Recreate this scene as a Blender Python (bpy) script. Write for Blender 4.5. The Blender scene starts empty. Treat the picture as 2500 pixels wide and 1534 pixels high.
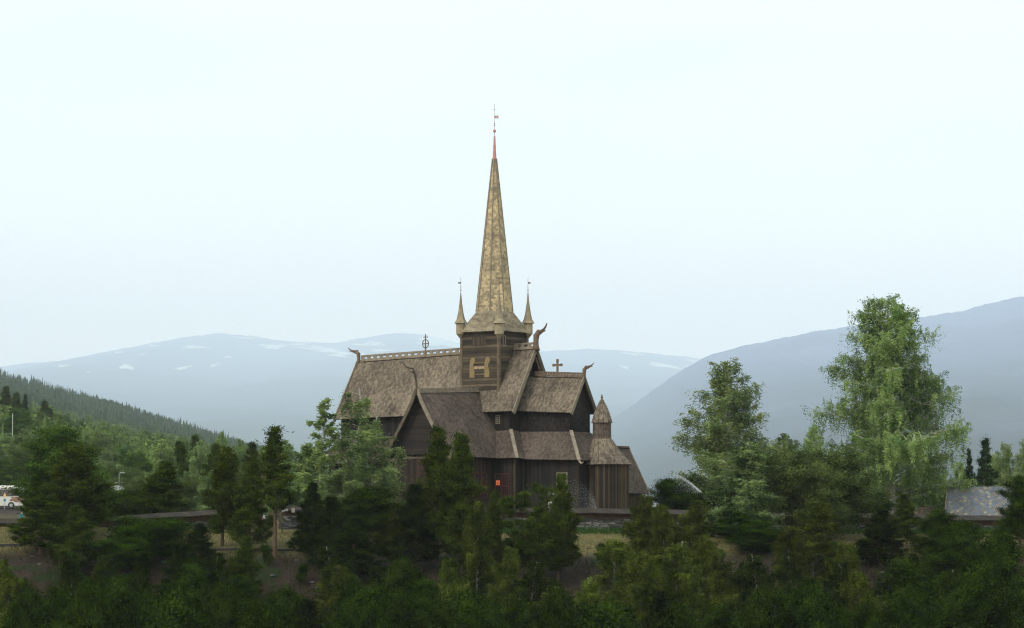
import bpy, math, random
import numpy as np
from mathutils import Vector, Matrix
SC = bpy.context.scene
COL = SC.collection
R = math.radians

# ------------------------------------------------------------------ camera
F = 7000.0                       # focal length in pixels of the 2500 px wide photograph
TH = math.atan((1290 - 767) / F)  # the camera looks slightly up; eye level (z = 0) falls on row 1290
cam_d = bpy.data.cameras.new('camera')
cam = bpy.data.objects.new('camera', cam_d)
COL.objects.link(cam)
cam_d.sensor_width = 36.0
cam_d.lens = 36.0 * F / 2500.0
cam_d.clip_start = 1.0
cam_d.clip_end = 90000.0
cam.rotation_euler = (math.pi / 2 + TH, 0, 0)
SC.camera = cam

# ------------------------------------------------------------------ world, sun, exposure
SUN_DIR = Vector((-0.62, -0.50, 0.74)).normalized()      # towards the sun
SUN_EL = math.asin(SUN_DIR.z)
SUN_ROT = math.atan2(SUN_DIR.x, SUN_DIR.y)
W = bpy.data.worlds.new('World')
SC.world = W
W.use_nodes = True
nt = W.node_tree
nt.nodes.clear()
N = nt.nodes.new
out = N('ShaderNodeOutputWorld')
bg = N('ShaderNodeBackground')
sky = N('ShaderNodeTexSky')
sky.sky_type = 'NISHITA'
sky.sun_disc = False
sky.sun_elevation = SUN_EL
sky.sun_rotation = SUN_ROT
sky.dust_density = 3.0
tc = N('ShaderNodeTexCoord')
nz = N('ShaderNodeTexNoise')
nz.inputs['Scale'].default_value = 5.0
nz.inputs['Detail'].default_value = 4.0
nz.inputs['Roughness'].default_value = 0.5
mp = N('ShaderNodeMapping')
mp.inputs['Scale'].default_value = (1.0, 1.0, 4.5)
nt.links.new(tc.outputs['Generated'], mp.inputs['Vector'])
nt.links.new(mp.outputs['Vector'], nz.inputs['Vector'])
cr = N('ShaderNodeValToRGB')                             # thin cloud sheet, nearly white
cr.color_ramp.elements[0].position = 0.35
cr.color_ramp.elements[0].color = (9.7, 11.5, 11.3, 1)
cr.color_ramp.elements[1].position = 0.66
cr.color_ramp.elements[1].color = (10.9, 12.2, 11.8, 1)
nt.links.new(nz.outputs['Fac'], cr.inputs['Fac'])
mx = N('ShaderNodeMix')
mx.data_type = 'RGBA'
mx.inputs['Factor'].default_value = 0.88
nt.links.new(sky.outputs['Color'], mx.inputs['A'])
# a band of creamier cloud low over the horizon
spz = N('ShaderNodeSeparateXYZ'); nt.links.new(tc.outputs['Generated'], spz.inputs[0])
mr = N('ShaderNodeMapRange'); mr.inputs['From Min'].default_value = 0.05; mr.inputs['From Max'].default_value = 0.17
mr.inputs['To Min'].default_value = 0.8; mr.inputs['To Max'].default_value = 0.0; mr.interpolation_type = 'SMOOTHSTEP'
nt.links.new(spz.outputs['Z'], mr.inputs['Value'])
mc_ = N('ShaderNodeMix'); mc_.data_type = 'RGBA'; nt.links.new(mr.outputs['Result'], mc_.inputs['Factor'])
nt.links.new(cr.outputs['Color'], mc_.inputs['A']); mc_.inputs['B'].default_value = (22.0, 17.2, 13.8, 1)
nt.links.new(mc_.outputs['Result'], mx.inputs['B'])
nt.links.new(mx.outputs['Result'], bg.inputs['Color'])
bg.inputs['Strength'].default_value = 0.105
nt.links.new(bg.outputs['Background'], out.inputs['Surface'])

sun_d = bpy.data.lights.new('sun', 'SUN')
sun_d.energy = 1.5
sun_d.angle = R(12)
sun_d.color = (1.0, 0.93, 0.80)
sun = bpy.data.objects.new('sun', sun_d)
COL.objects.link(sun)
sun.rotation_euler = SUN_DIR.to_track_quat('Z', 'Y').to_euler()
sun.location = SUN_DIR * 100

SC.view_settings.view_transform = 'Standard'
SC.view_settings.look = 'None'
SC.view_settings.gamma = 1.0
SC.view_settings.exposure = 0.5
SC.render.engine = 'CYCLES'
SC.cycles.max_bounces = 5
SC.cycles.diffuse_bounces = 3
SC.cycles.glossy_bounces = 1
SC.cycles.transmission_bounces = 2
SC.cycles.transparent_max_bounces = 4
SC.cycles.volume_bounces = 1
SC.cycles.use_denoising = True
SC.cycles.denoiser = 'OPENIMAGEDENOISE'
SC.cycles.denoising_input_passes = 'RGB_ALBEDO_NORMAL'
SC.cycles.denoising_prefilter = 'NONE'
SC.cycles.pixel_filter_type = 'BLACKMAN_HARRIS'
SC.cycles.filter_width = 1.2
SC.cycles.use_adaptive_sampling = False
SC.cycles.adaptive_threshold = 0.015
SC.cycles.sample_clamp_indirect = 4.0


# ------------------------------------------------------------------ pixel -> world
def zpy(py, Y):
    "height of a point on row py at distance Y"
    return Y * math.tan(TH + math.atan((767 - py) / F))


def at(px, py, Y):
    z = zpy(py, Y)
    dc = Y * math.cos(TH) + z * math.sin(TH)
    return Vector(((px - 1250) / F * dc, Y, z))


# ------------------------------------------------------------------ mesh builder
class MB:
    def __init__(s):
        s.v = []; s.f = []; s.t = []; s.m = []

    def poly(s, pts, t=1.0, m=0):
        i = len(s.v)
        s.v.extend([tuple(p) for p in pts])
        s.f.append(tuple(range(i, i + len(pts)))); s.t.append(t); s.m.append(m)

    def mesh(s, pts, faces, t=1.0, m=0):
        i = len(s.v)
        s.v.extend([tuple(p) for p in pts])
        for f in faces:
            s.f.append(tuple(i + k for k in f)); s.t.append(t); s.m.append(m)

    def box(s, a, b, t=1.0, m=0):
        (x0, y0, z0), (x1, y1, z1) = a, b
        x0, x1 = min(x0, x1), max(x0, x1); y0, y1 = min(y0, y1), max(y0, y1); z0, z1 = min(z0, z1), max(z0, z1)
        p = [(x0, y0, z0), (x1, y0, z0), (x1, y1, z0), (x0, y1, z0), (x0, y0, z1), (x1, y0, z1), (x1, y1, z1), (x0, y1, z1)]
        s.mesh(p, [(0, 3, 2, 1), (4, 5, 6, 7), (0, 1, 5, 4), (1, 2, 6, 5), (2, 3, 7, 6), (3, 0, 4, 7)], t, m)

    def prism(s, prof, off, t=1.0, m=0):
        "closed polygon prof swept by the vector off"
        n = len(prof)
        a = [Vector(p) for p in prof]; b = [p + Vector(off) for p in a]
        fs = [tuple(range(n))[::-1], tuple(range(n, 2 * n))] + [(i, (i + 1) % n, n + (i + 1) % n, n + i) for i in range(n)]
        s.mesh(a + b, fs, t, m)

    def beam(s, p, q, w, h, up=(0, 0, 1), t=1.0, m=0):
        p = Vector(p); q = Vector(q); d = (q - p).normalized()
        sd = d.cross(Vector(up)).normalized(); u = sd.cross(d).normalized()
        A = [p + sd * (w / 2 * i) + u * (h / 2 * j) for i, j in ((-1, -1), (1, -1), (1, 1), (-1, 1))]
        s.prism(A, q - p, t, m)

    def tube(s, pts, rad, n=6, t=1.0, m=0, cap=True):
        pts = [Vector(p) for p in pts]
        rings = []
        pu = None
        for i, p in enumerate(pts):
            d = (pts[min(i + 1, len(pts) - 1)] - pts[max(i - 1, 0)]).normalized()
            u = d.orthogonal().normalized() if pu is None else (pu - d * pu.dot(d)).normalized()
            pu = u; w = d.cross(u)
            r = rad[i] if hasattr(rad, '__len__') else rad
            rings.append([p + (u * math.cos(2 * math.pi * k / n) + w * math.sin(2 * math.pi * k / n)) * r for k in range(n)])
        V = [q for r_ in rings for q in r_]
        fs = [(i * n + k, i * n + (k + 1) % n, (i + 1) * n + (k + 1) % n, (i + 1) * n + k) for i in range(len(pts) - 1) for k in range(n)]
        if cap:
            fs += [tuple(range(n))[::-1], tuple(range((len(pts) - 1) * n, len(pts) * n))]
        s.mesh(V, fs, t, m)

    def lathe(s, c, prof, n=12, t=1.0, m=0, rot=0.0):
        "prof: (radius, z, [dx, dy])"
        V = []
        for q in prof:
            r, z = q[0], q[1]; dx, dy = (q[2], q[3]) if len(q) > 2 else (0, 0)
            V += [(c[0] + dx + r * math.cos(rot + 2 * math.pi * k / n), c[1] + dy + r * math.sin(rot + 2 * math.pi * k / n), c[2] + z) for k in range(n)]
        L = len(prof)
        fs = [(i * n + k, i * n + (k + 1) % n, (i + 1) * n + (k + 1) % n, (i + 1) * n + k) for i in range(L - 1) for k in range(n)]
        fs += [tuple(range(n))[::-1], tuple(range((L - 1) * n, L * n))]
        s.mesh(V, fs, t, m)

    def build(s, name, mats, parent=None, shift=(0, 0, 0), smooth=False):
        me = bpy.data.meshes.new(name)
        sh = Vector(shift)
        me.from_pydata([(v[0] - sh[0], v[1] - sh[1], v[2] - sh[2]) for v in s.v], [], s.f)
        if not isinstance(mats, (list, tuple)): mats = [mats]
        for m_ in mats: me.materials.append(m_)
        me.polygons.foreach_set('material_index', s.m)
        a = me.attributes.new('tint', 'FLOAT', 'FACE')
        a.data.foreach_set('value', s.t)
        if smooth: me.polygons.foreach_set('use_smooth', [True] * len(me.polygons))
        me.update()
        o = bpy.data.objects.new(name, me)
        COL.objects.link(o)
        if parent: o.parent = parent
        return o


def npmesh(name, V, nper, mat, tint, parent=None):
    "V: (count*nper, 3) array of separate polygons with nper corners each"
    cnt = len(V) // nper
    me = bpy.data.meshes.new(name)
    me.vertices.add(len(V)); me.vertices.foreach_set('co', V.astype(np.float32).ravel())
    me.loops.add(len(V)); me.loops.foreach_set('vertex_index', np.arange(len(V), dtype=np.int32))
    me.polygons.add(cnt); me.polygons.foreach_set('loop_start', np.arange(0, len(V), nper, dtype=np.int32))
    a = me.attributes.new('tint', 'FLOAT', 'FACE'); a.data.foreach_set('value', tint.astype(np.float32))
    me.materials.append(mat)
    me.update(calc_edges=True)
    o = bpy.data.objects.new(name, me); COL.objects.link(o)
    if parent: o.parent = parent
    return o


def tag(o, label=None, cat=None, group=None, kind=None):
    if label: o['label'] = label
    if cat: o['category'] = cat
    if group: o['group'] = group
    if kind: o['kind'] = kind
    return o


def thing(name, label, cat, loc=(0, 0, 0), rz=0.0, group=None):
    o = bpy.data.objects.new(name, None); COL.objects.link(o)
    o.empty_display_size = 0.3
    o.location = loc; o.rotation_euler = (0, 0, rz)
    return tag(o, label, cat, group)


# ------------------------------------------------------------------ materials
def nodes(name):
    m = bpy.data.materials.new(name); m.use_nodes = True
    t = m.node_tree; t.nodes.clear()
    o = t.nodes.new('ShaderNodeOutputMaterial')
    return m, t, o


def mth(t, op, a, b=None, c=None):
    n = t.nodes.new('ShaderNodeMath'); n.operation = op
    for i, x in enumerate((a, b, c)):
        if x is None: continue
        if isinstance(x, (int, float)): n.inputs[i].default_value = x
        else: t.links.new(x, n.inputs[i])
    return n.outputs[0]


def ramp(t, fac, stops):
    r = t.nodes.new('ShaderNodeValToRGB')
    e = r.color_ramp.elements
    while len(e) < len(stops): e.new(0.5)
    for i, (p, c) in enumerate(stops):
        e[i].position = p; e[i].color = (*c, 1)
    t.links.new(fac, r.inputs['Fac'])
    return r.outputs['Color']


def noise(t, vec, scale, detail=4, rough=0.55):
    n = t.nodes.new('ShaderNodeTexNoise')
    n.inputs['Scale'].default_value = scale; n.inputs['Detail'].default_value = detail; n.inputs['Roughness'].default_value = rough
    t.links.new(vec, n.inputs['Vector'])
    return n.outputs['Fac']


def mapping(t, scale, src='Object'):
    tcn = t.nodes.new('ShaderNodeTexCoord'); mpn = t.nodes.new('ShaderNodeMapping')
    mpn.inputs['Scale'].default_value = scale
    t.links.new(tcn.outputs[src], mpn.inputs['Vector'])
    return mpn.outputs['Vector']


def mulcol(t, col, val):
    n = t.nodes.new('ShaderNodeVectorMath'); n.operation = 'SCALE'
    t.links.new(col, n.inputs[0])
    if isinstance(val, (int, float)): n.inputs['Scale'].default_value = val
    else: t.links.new(val, n.inputs['Scale'])
    return n.outputs[0]


def mixcol(t, fac, a, b):
    n = t.nodes.new('ShaderNodeMix'); n.data_type = 'RGBA'
    if isinstance(fac, (int, float)): n.inputs['Factor'].default_value = fac
    else: t.links.new(fac, n.inputs['Factor'])
    for k, x in (('A', a), ('B', b)):
        if isinstance(x, tuple): n.inputs[k].default_value = (*x, 1)
        else: t.links.new(x, n.inputs[k])
    return n.outputs['Result']


def attr(t, name='tint'):
    n = t.nodes.new('ShaderNodeAttribute'); n.attribute_name = name
    return n.outputs['Fac']


def finish(t, o, col, rough=0.85, bump=None, bstr=0.4, bdist=0.03, spec=0.25, metal=0.0):
    p = t.nodes.new('ShaderNodeBsdfPrincipled')
    if isinstance(col, tuple): p.inputs['Base Color'].default_value = (*col, 1)
    else: t.links.new(col, p.inputs['Base Color'])
    p.inputs['Roughness'].default_value = rough
    p.inputs['Specular IOR Level'].default_value = spec
    p.inputs['Metallic'].default_value = metal
    if bump is not None:
        b = t.nodes.new('ShaderNodeBump'); b.inputs['Strength'].default_value = bstr; b.inputs['Distance'].default_value = bdist
        t.links.new(bump, b.inputs['Height']); t.links.new(b.outputs['Normal'], p.inputs['Normal'])
    t.links.new(p.outputs['BSDF'], o.inputs['Surface'])


def simple(name, c1, c2=None, scale=3.0, rough=0.85, stretch=(1, 1, 1), bstr=0.3, spec=0.25, metal=0.0):
    m, t, o = nodes(name)
    v = mapping(t, stretch)
    n = noise(t, v, scale)
    c2 = c2 or tuple(x * 0.7 for x in c1)
    col = ramp(t, n, [(0.3, c2), (0.7, c1)])
    col = mulcol(t, col, attr(t))
    finish(t, o, col, rough, n, bstr, spec=spec, metal=metal)
    return m


def planks(name, c1, c2, width, axis, rough=0.85, streak=None, amount=0.5):
    "boards across the given axis: 'z' = lying boards, 'h' = upright boards"
    m, t, o = nodes(name)
    tcn = t.nodes.new('ShaderNodeTexCoord'); sp = t.nodes.new('ShaderNodeSeparateXYZ')
    t.links.new(tcn.outputs['Object'], sp.inputs[0])
    if axis == 'z': s = mth(t, 'DIVIDE', sp.outputs['Z'], width)
    else: s = mth(t, 'DIVIDE', mth(t, 'ADD', sp.outputs['X'], sp.outputs['Y']), width)
    fl = mth(t, 'FLOOR', s)
    wn = t.nodes.new('ShaderNodeTexWhiteNoise'); wn.noise_dimensions = '1D'
    t.links.new(fl, wn.inputs['W'])
    fr = mth(t, 'FRACT', s)
    g = mth(t, 'SMOOTH_MIN', mth(t, 'MULTIPLY', fr, 8.0), mth(t, 'MULTIPLY', mth(t, 'SUBTRACT', 1.0, fr), 8.0), 0.2)
    g = mth(t, 'MINIMUM', g, 1.0)
    grain = noise(t, mapping(t, (1, 1, 9) if axis == 'z' else (6, 6, 0.8)), 1.6, 6, 0.65)
    big = noise(t, mapping(t, (1, 1, 1)), 0.35, 3)
    f = mth(t, 'ADD', mth(t, 'MULTIPLY', wn.outputs['Value'], amount), mth(t, 'MULTIPLY', grain, 1.0 - amount))
    f = mth(t, 'ADD', f, mth(t, 'MULTIPLY', mth(t, 'SUBTRACT', big, 0.5), 0.7))
    col = ramp(t, f, [(0.25, c2), (0.75, c1)] + ([(0.95, streak)] if streak else []))
    col = mulcol(t, col, mth(t, 'ADD', mth(t, 'MULTIPLY', g, 0.5), 0.5))
    col = mulcol(t, col, attr(t))
    finish(t, o, col, rough, mth(t, 'ADD', g, mth(t, 'MULTIPLY', grain, 0.4)), 0.6, 0.03)
    return m


def shingle_mat(name, stops, bigscale=0.25, lichen=None, rnd_amt=0.22):
    m, t, o = nodes(name)
    a = attr(t)
    big = noise(t, mapping(t, (1, 1, 1)), bigscale, 5, 0.6)
    fine = noise(t, mapping(t, (1, 1, 1)), 3.0, 3)
    f = mth(t, 'ADD', mth(t, 'ADD', 0.20, mth(t, 'MULTIPLY', a, rnd_amt)), mth(t, 'MULTIPLY', mth(t, 'SUBTRACT', big, 0.5), 0.8))
    f = mth(t, 'ADD', f, mth(t, 'MULTIPLY', mth(t, 'SUBTRACT', fine, 0.5), 0.5))
    col = ramp(t, f, stops)
    if lichen:
        l = noise(t, mapping(t, (1, 1, 1)), 0.9, 4, 0.7)
        lf = mth(t, 'GREATER_THAN', mth(t, 'MULTIPLY', l, mth(t, 'ADD', a, 0.55)), 0.62)
        col = mixcol(t, mth(t, 'MULTIPLY', lf, 0.55), col, lichen)
    finish(t, o, col, 0.9, fine, 0.3, 0.02, spec=0.15)
    return m


def leaf_mat(name, c1, c2, trans=0.3, hue=0.035):
    m, t, o = nodes(name)
    a = attr(t)
    oi = t.nodes.new('ShaderNodeObjectInfo')
    col = ramp(t, a, [(0.0, c2), (1.0, c1)])
    hs = t.nodes.new('ShaderNodeHueSaturation')
    t.links.new(mth(t, 'ADD', 0.5 - hue / 4, mth(t, 'MULTIPLY', oi.outputs['Random'], hue / 2)), hs.inputs['Hue'])
    t.links.new(mth(t, 'ADD', 0.82, mth(t, 'MULTIPLY', oi.outputs['Random'], 0.36)), hs.inputs['Value'])
    t.links.new(col, hs.inputs['Color'])
    d = t.nodes.new('ShaderNodeBsdfDiffuse'); tr = t.nodes.new('ShaderNodeBsdfTranslucent'); mixs = t.nodes.new('ShaderNodeMixShader')
    t.links.new(hs.outputs['Color'], d.inputs['Color']); t.links.new(hs.outputs['Color'], tr.inputs['Color'])
    mixs.inputs[0].default_value = trans
    t.links.new(d.outputs[0], mixs.inputs[1]); t.links.new(tr.outputs[0], mixs.inputs[2])
    t.links.new(mixs.outputs[0], o.inputs['Surface'])
    return m


def flat(name, c, rough=0.6, emit=None, metal=0.0):
    m, t, o = nodes(name)
    p = t.nodes.new('ShaderNodeBsdfPrincipled')
    p.inputs['Base Color'].default_value = (*c, 1); p.inputs['Roughness'].default_value = rough; p.inputs['Metallic'].default_value = metal
    if emit:
        p.inputs['Emission Color'].default_value = (*emit[0], 1); p.inputs['Emission Strength'].default_value = emit[1]
    t.links.new(p.outputs['BSDF'], o.inputs['Surface'])
    return m


M_roof = shingle_mat('weathered shingles', [(0.0, (0.035, 0.026, 0.020)), (0.25, (0.102, 0.080, 0.061)), (0.5, (0.20, 0.160, 0.118)), (0.8, (0.335, 0.266, 0.175)), (1.0, (0.48, 0.375, 0.22))])
M_roof_low = shingle_mat('reddish shingles', [(0.0, (0.026, 0.020, 0.016)), (0.3, (0.080, 0.060, 0.049)), (0.6, (0.150, 0.114, 0.092)), (1.0, (0.25, 0.19, 0.14))])
M_roof_dark = shingle_mat('tarred shingles', [(0.0, (0.006, 0.005, 0.005)), (0.3, (0.017, 0.014, 0.013)), (0.65, (0.042, 0.035, 0.030)), (1.0, (0.10, 0.08, 0.055))])
M_spire = shingle_mat('mottled spire boards', [(0.0, (0.12, 0.098, 0.068)), (0.3, (0.25, 0.20, 0.13)), (0.55, (0.42, 0.33, 0.195)), (1.0, (0.66, 0.52, 0.30))], 0.4, None, 0.40)
M_skirt = shingle_mat('pale weathered boards', [(0.0, (0.08, 0.066, 0.048)), (0.3, (0.20, 0.165, 0.115)), (0.6, (0.32, 0.265, 0.175)), (1.0, (0.44, 0.36, 0.23))], 0.4)
M_deck = simple('roof underboards', (0.035, 0.028, 0.022))
M_wall_tar = planks('tarred upright boards', (0.024, 0.018, 0.014), (0.006, 0.005, 0.005), 0.24, 'h')
M_wall_red = planks('red brown boards', (0.044, 0.027, 0.018), (0.014, 0.010, 0.007), 0.24, 'h')
M_wall_lie = planks('dark lying boards', (0.030, 0.022, 0.017), (0.012, 0.009, 0.008), 0.26, 'z')
M_tower = planks('tower lying boards', (0.085, 0.064, 0.042), (0.022, 0.017, 0.013), 0.27, 'z', streak=(0.16, 0.12, 0.07))
M_apse = planks('apse upright boards', (0.060, 0.040, 0.021), (0.013, 0.009, 0.006), 0.20, 'h', amount=0.7, streak=(0.085, 0.050, 0.026))
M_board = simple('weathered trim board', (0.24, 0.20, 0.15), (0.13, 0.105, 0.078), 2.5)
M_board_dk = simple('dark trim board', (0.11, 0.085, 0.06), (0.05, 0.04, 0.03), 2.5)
M_carve = simple('carved brown wood', (0.165, 0.115, 0.082), (0.08, 0.056, 0.042), 3)
M_tan = simple('tan shutter boards', (0.22, 0.16, 0.075), (0.15, 0.108, 0.055), 2)
M_copper = simple('red copper', (0.34, 0.14, 0.115), (0.42, 0.24, 0.20), 6, 0.6)
M_iron = flat('wrought iron', (0.10, 0.05, 0.05), 0.6)
M_redframe = simple('red window paint', (0.085, 0.022, 0.015), (0.05, 0.014, 0.010), 4)
M_glass = flat('dark window glass', (0.02, 0.022, 0.025), 0.12)
M_glow = flat('lit pane', (0.2, 0.08, 0.04), 0.5, ((1.0, 0.25, 0.08), 0.35))
M_bark = simple('grey brown bark', (0.10, 0.075, 0.055), (0.045, 0.035, 0.028), 4, stretch=(1, 1, 0.3))
M_pinebark = simple('pine bark', (0.11, 0.065, 0.04), (0.05, 0.035, 0.025), 4)
M_birchbark = simple('white birch bark', (0.38, 0.37, 0.34), (0.11, 0.10, 0.09), 5, stretch=(1, 1, 3))


# ------------------------------------------------------------------ terrain
def sm(a, b, x):
    t_ = np.clip((x - a) / (b - a), 0, 1)
    return t_ * t_ * (3 - 2 * t_)


ROWY = [330, 450, 800, 1500, 2500, 4000, 5200, 7000, 12000]
COLP = [-600, 0, 300, 650, 900, 1250, 1700, 2500, 3200]
ROWZ = [
    [0.6, 0.6, 0.6, 0.8, 1.0, 1.0, 1.0, 0.6, 0.6],
    [4, 3.0, 2.4, 1, 0, -2, -4, -2, 0],
    [34, 25, 17, 10, -8, -22, -26, -20, -8],
    [95, 56, 43, 28, -14, -45, -55, -50, -30],
    [190, 108, 80, 55, 5, -50, -70, -70, -60],
    [345, 209, 166, 102, 55, 5, -62, -75, -75],
    [300, 150, 110, 60, 10, -50, -75, -75, -75],
    [60, 0, -30, -60, -75, -75, -80, -80, -80],
    [-80] * 9,
]


def vnoise(x, y, s, seed=0):
    x = np.asarray(x, float) / s; y = np.asarray(y, float) / s
    return (np.sin(x * 1.7 + seed) * np.cos(y * 1.3 - seed * 0.7) + 0.5 * np.sin(x * 3.9 + y * 2.1 + seed * 2) + 0.25 * np.cos(y * 7.3 - x * 6.1 + seed)) / 1.75


NEAR_Y = np.array([-400, 0, 22, 60, 120, 175, 200, 222, 238, 246, 250, 256, 262, 330], float)
NEAR_Z = np.array([-1.8, -1.7, -1.75, -8, -20, -26, -24, -13.5, -3.6, -1.55, -1.05, -0.30, 0.75, 0.8], float)


def ground(x, y):
    x = np.asarray(x, float); y = np.asarray(y, float)
    near = np.interp(y - vnoise(x, x * 0, 30, 2) * 1.5, NEAR_Y, NEAR_Z)
    bumps = vnoise(x, y, 4, 1) * 0.35 * sm(120, 200, y) * (1 - sm(238, 248, y))
    near = near + bumps
    # the lawn along the wall lies a little higher to the left
    near = near + np.where(y > 230, np.clip((-20 - x) / 60, 0, 1) * 0.35 * sm(238, 246, y) * (1 - sm(256, 262, y)), 0)
    yy = np.clip(y, 330, 12000)
    px = np.clip(1250 + F * x / np.maximum(yy, 1), -600, 3200)
    iy = np.clip(np.searchsorted(ROWY, yy, side='right') - 1, 0, len(ROWY) - 2)
    Z = np.array(ROWZ)
    ry = np.array(ROWY, float)
    fy = (yy - ry[iy]) / (ry[iy + 1] - ry[iy])
    rows = np.array([np.interp(px, COLP, Z[k]) for k in range(len(ROWY))])
    rows = rows.reshape(len(ROWY), -1); iyf = np.atleast_1d(iy).ravel(); idx = np.arange(iyf.size)
    a = rows[iyf, idx].reshape(np.shape(x)); b = rows[iyf + 1, idx].reshape(np.shape(x))
    far = a + (b - a) * fy + vnoise(x, y, 90, 5) * 3 * sm(500, 1200, y)
    return np.where(y < 330, near, far)


def gz(x, y): return float(ground(np.array([x]), np.array([y]))[0])


def ginv(n, lo, hi, mid, k):
    u = np.linspace(-1, 1, n)
    s_ = np.sinh(u * k) / np.sinh(k)
    return mid + np.where(s_ < 0, -s_ * (lo - mid), s_ * (hi - mid))


gx = ginv(281, -28500, 28500, 0, 7.45)
gy = np.concatenate([np.linspace(-280, 180, 40, endpoint=False), np.linspace(180, 270, 110, endpoint=False), np.geomspace(270, 60000, 150)])
GX, GY = np.meshgrid(gx, gy)
GZ = ground(GX.ravel(), GY.ravel()).reshape(GX.shape)
ny, nx = GX.shape
V = np.stack([GX, GY, GZ], -1).reshape(-1, 3)
ii = (np.arange(ny - 1)[:, None] * nx + np.arange(nx - 1)[None, :]).ravel()
Fq = np.stack([ii, ii + 1, ii + nx + 1, ii + nx], -1)
me = bpy.data.meshes.new('ground')
me.from_pydata(V.tolist(), [], Fq.tolist())
me.polygons.foreach_set('use_smooth', [True] * len(me.polygons))
a_ = me.attributes.new('lawn', 'FLOAT', 'POINT')          # where the mown lawn lies
lawn = sm(241.5, 245.5, GY + vnoise(GX, GY, 5, 3) * 1.6) * (1 - sm(300, 430, GY))
a_.data.foreach_set('value', lawn.ravel())
m, t, o = nodes('ground cover')
big = noise(t, mapping(t, (1, 1, 1)), 0.12, 5, 0.6)
mid = noise(t, mapping(t, (1, 1, 1)), 0.9, 6, 0.7)
fine = noise(t, mapping(t, (1, 1, 1)), 7.0, 4, 0.7)
grass = ramp(t, mid, [(0.30, (0.035, 0.05, 0.014)), (0.5, (0.095, 0.08, 0.03)), (0.75, (0.15, 0.115, 0.05))])
litter = ramp(t, mth(t, 'ADD', mth(t, 'MULTIPLY', mid, 0.6), mth(t, 'MULTIPLY', fine, 0.4)), [(0.3, (0.008, 0.006, 0.004)), (0.55, (0.026, 0.017, 0.012)), (0.78, (0.060, 0.042, 0.030))])
litter = mixcol(t, mth(t, 'GREATER_THAN', big, 0.60), litter, (0.012, 0.018, 0.005))
col = mixcol(t, attr(t, 'lawn'), litter, grass)
finish(t, o, col, 0.95, fine, 0.5, 0.06, spec=0.1)
me.materials.append(m)
g_ = bpy.data.objects.new('ground', me); COL.objects.link(g_)
tag(g_, 'slope of brown litter below a strip of dry yellow lawn', kind='structure')


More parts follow.
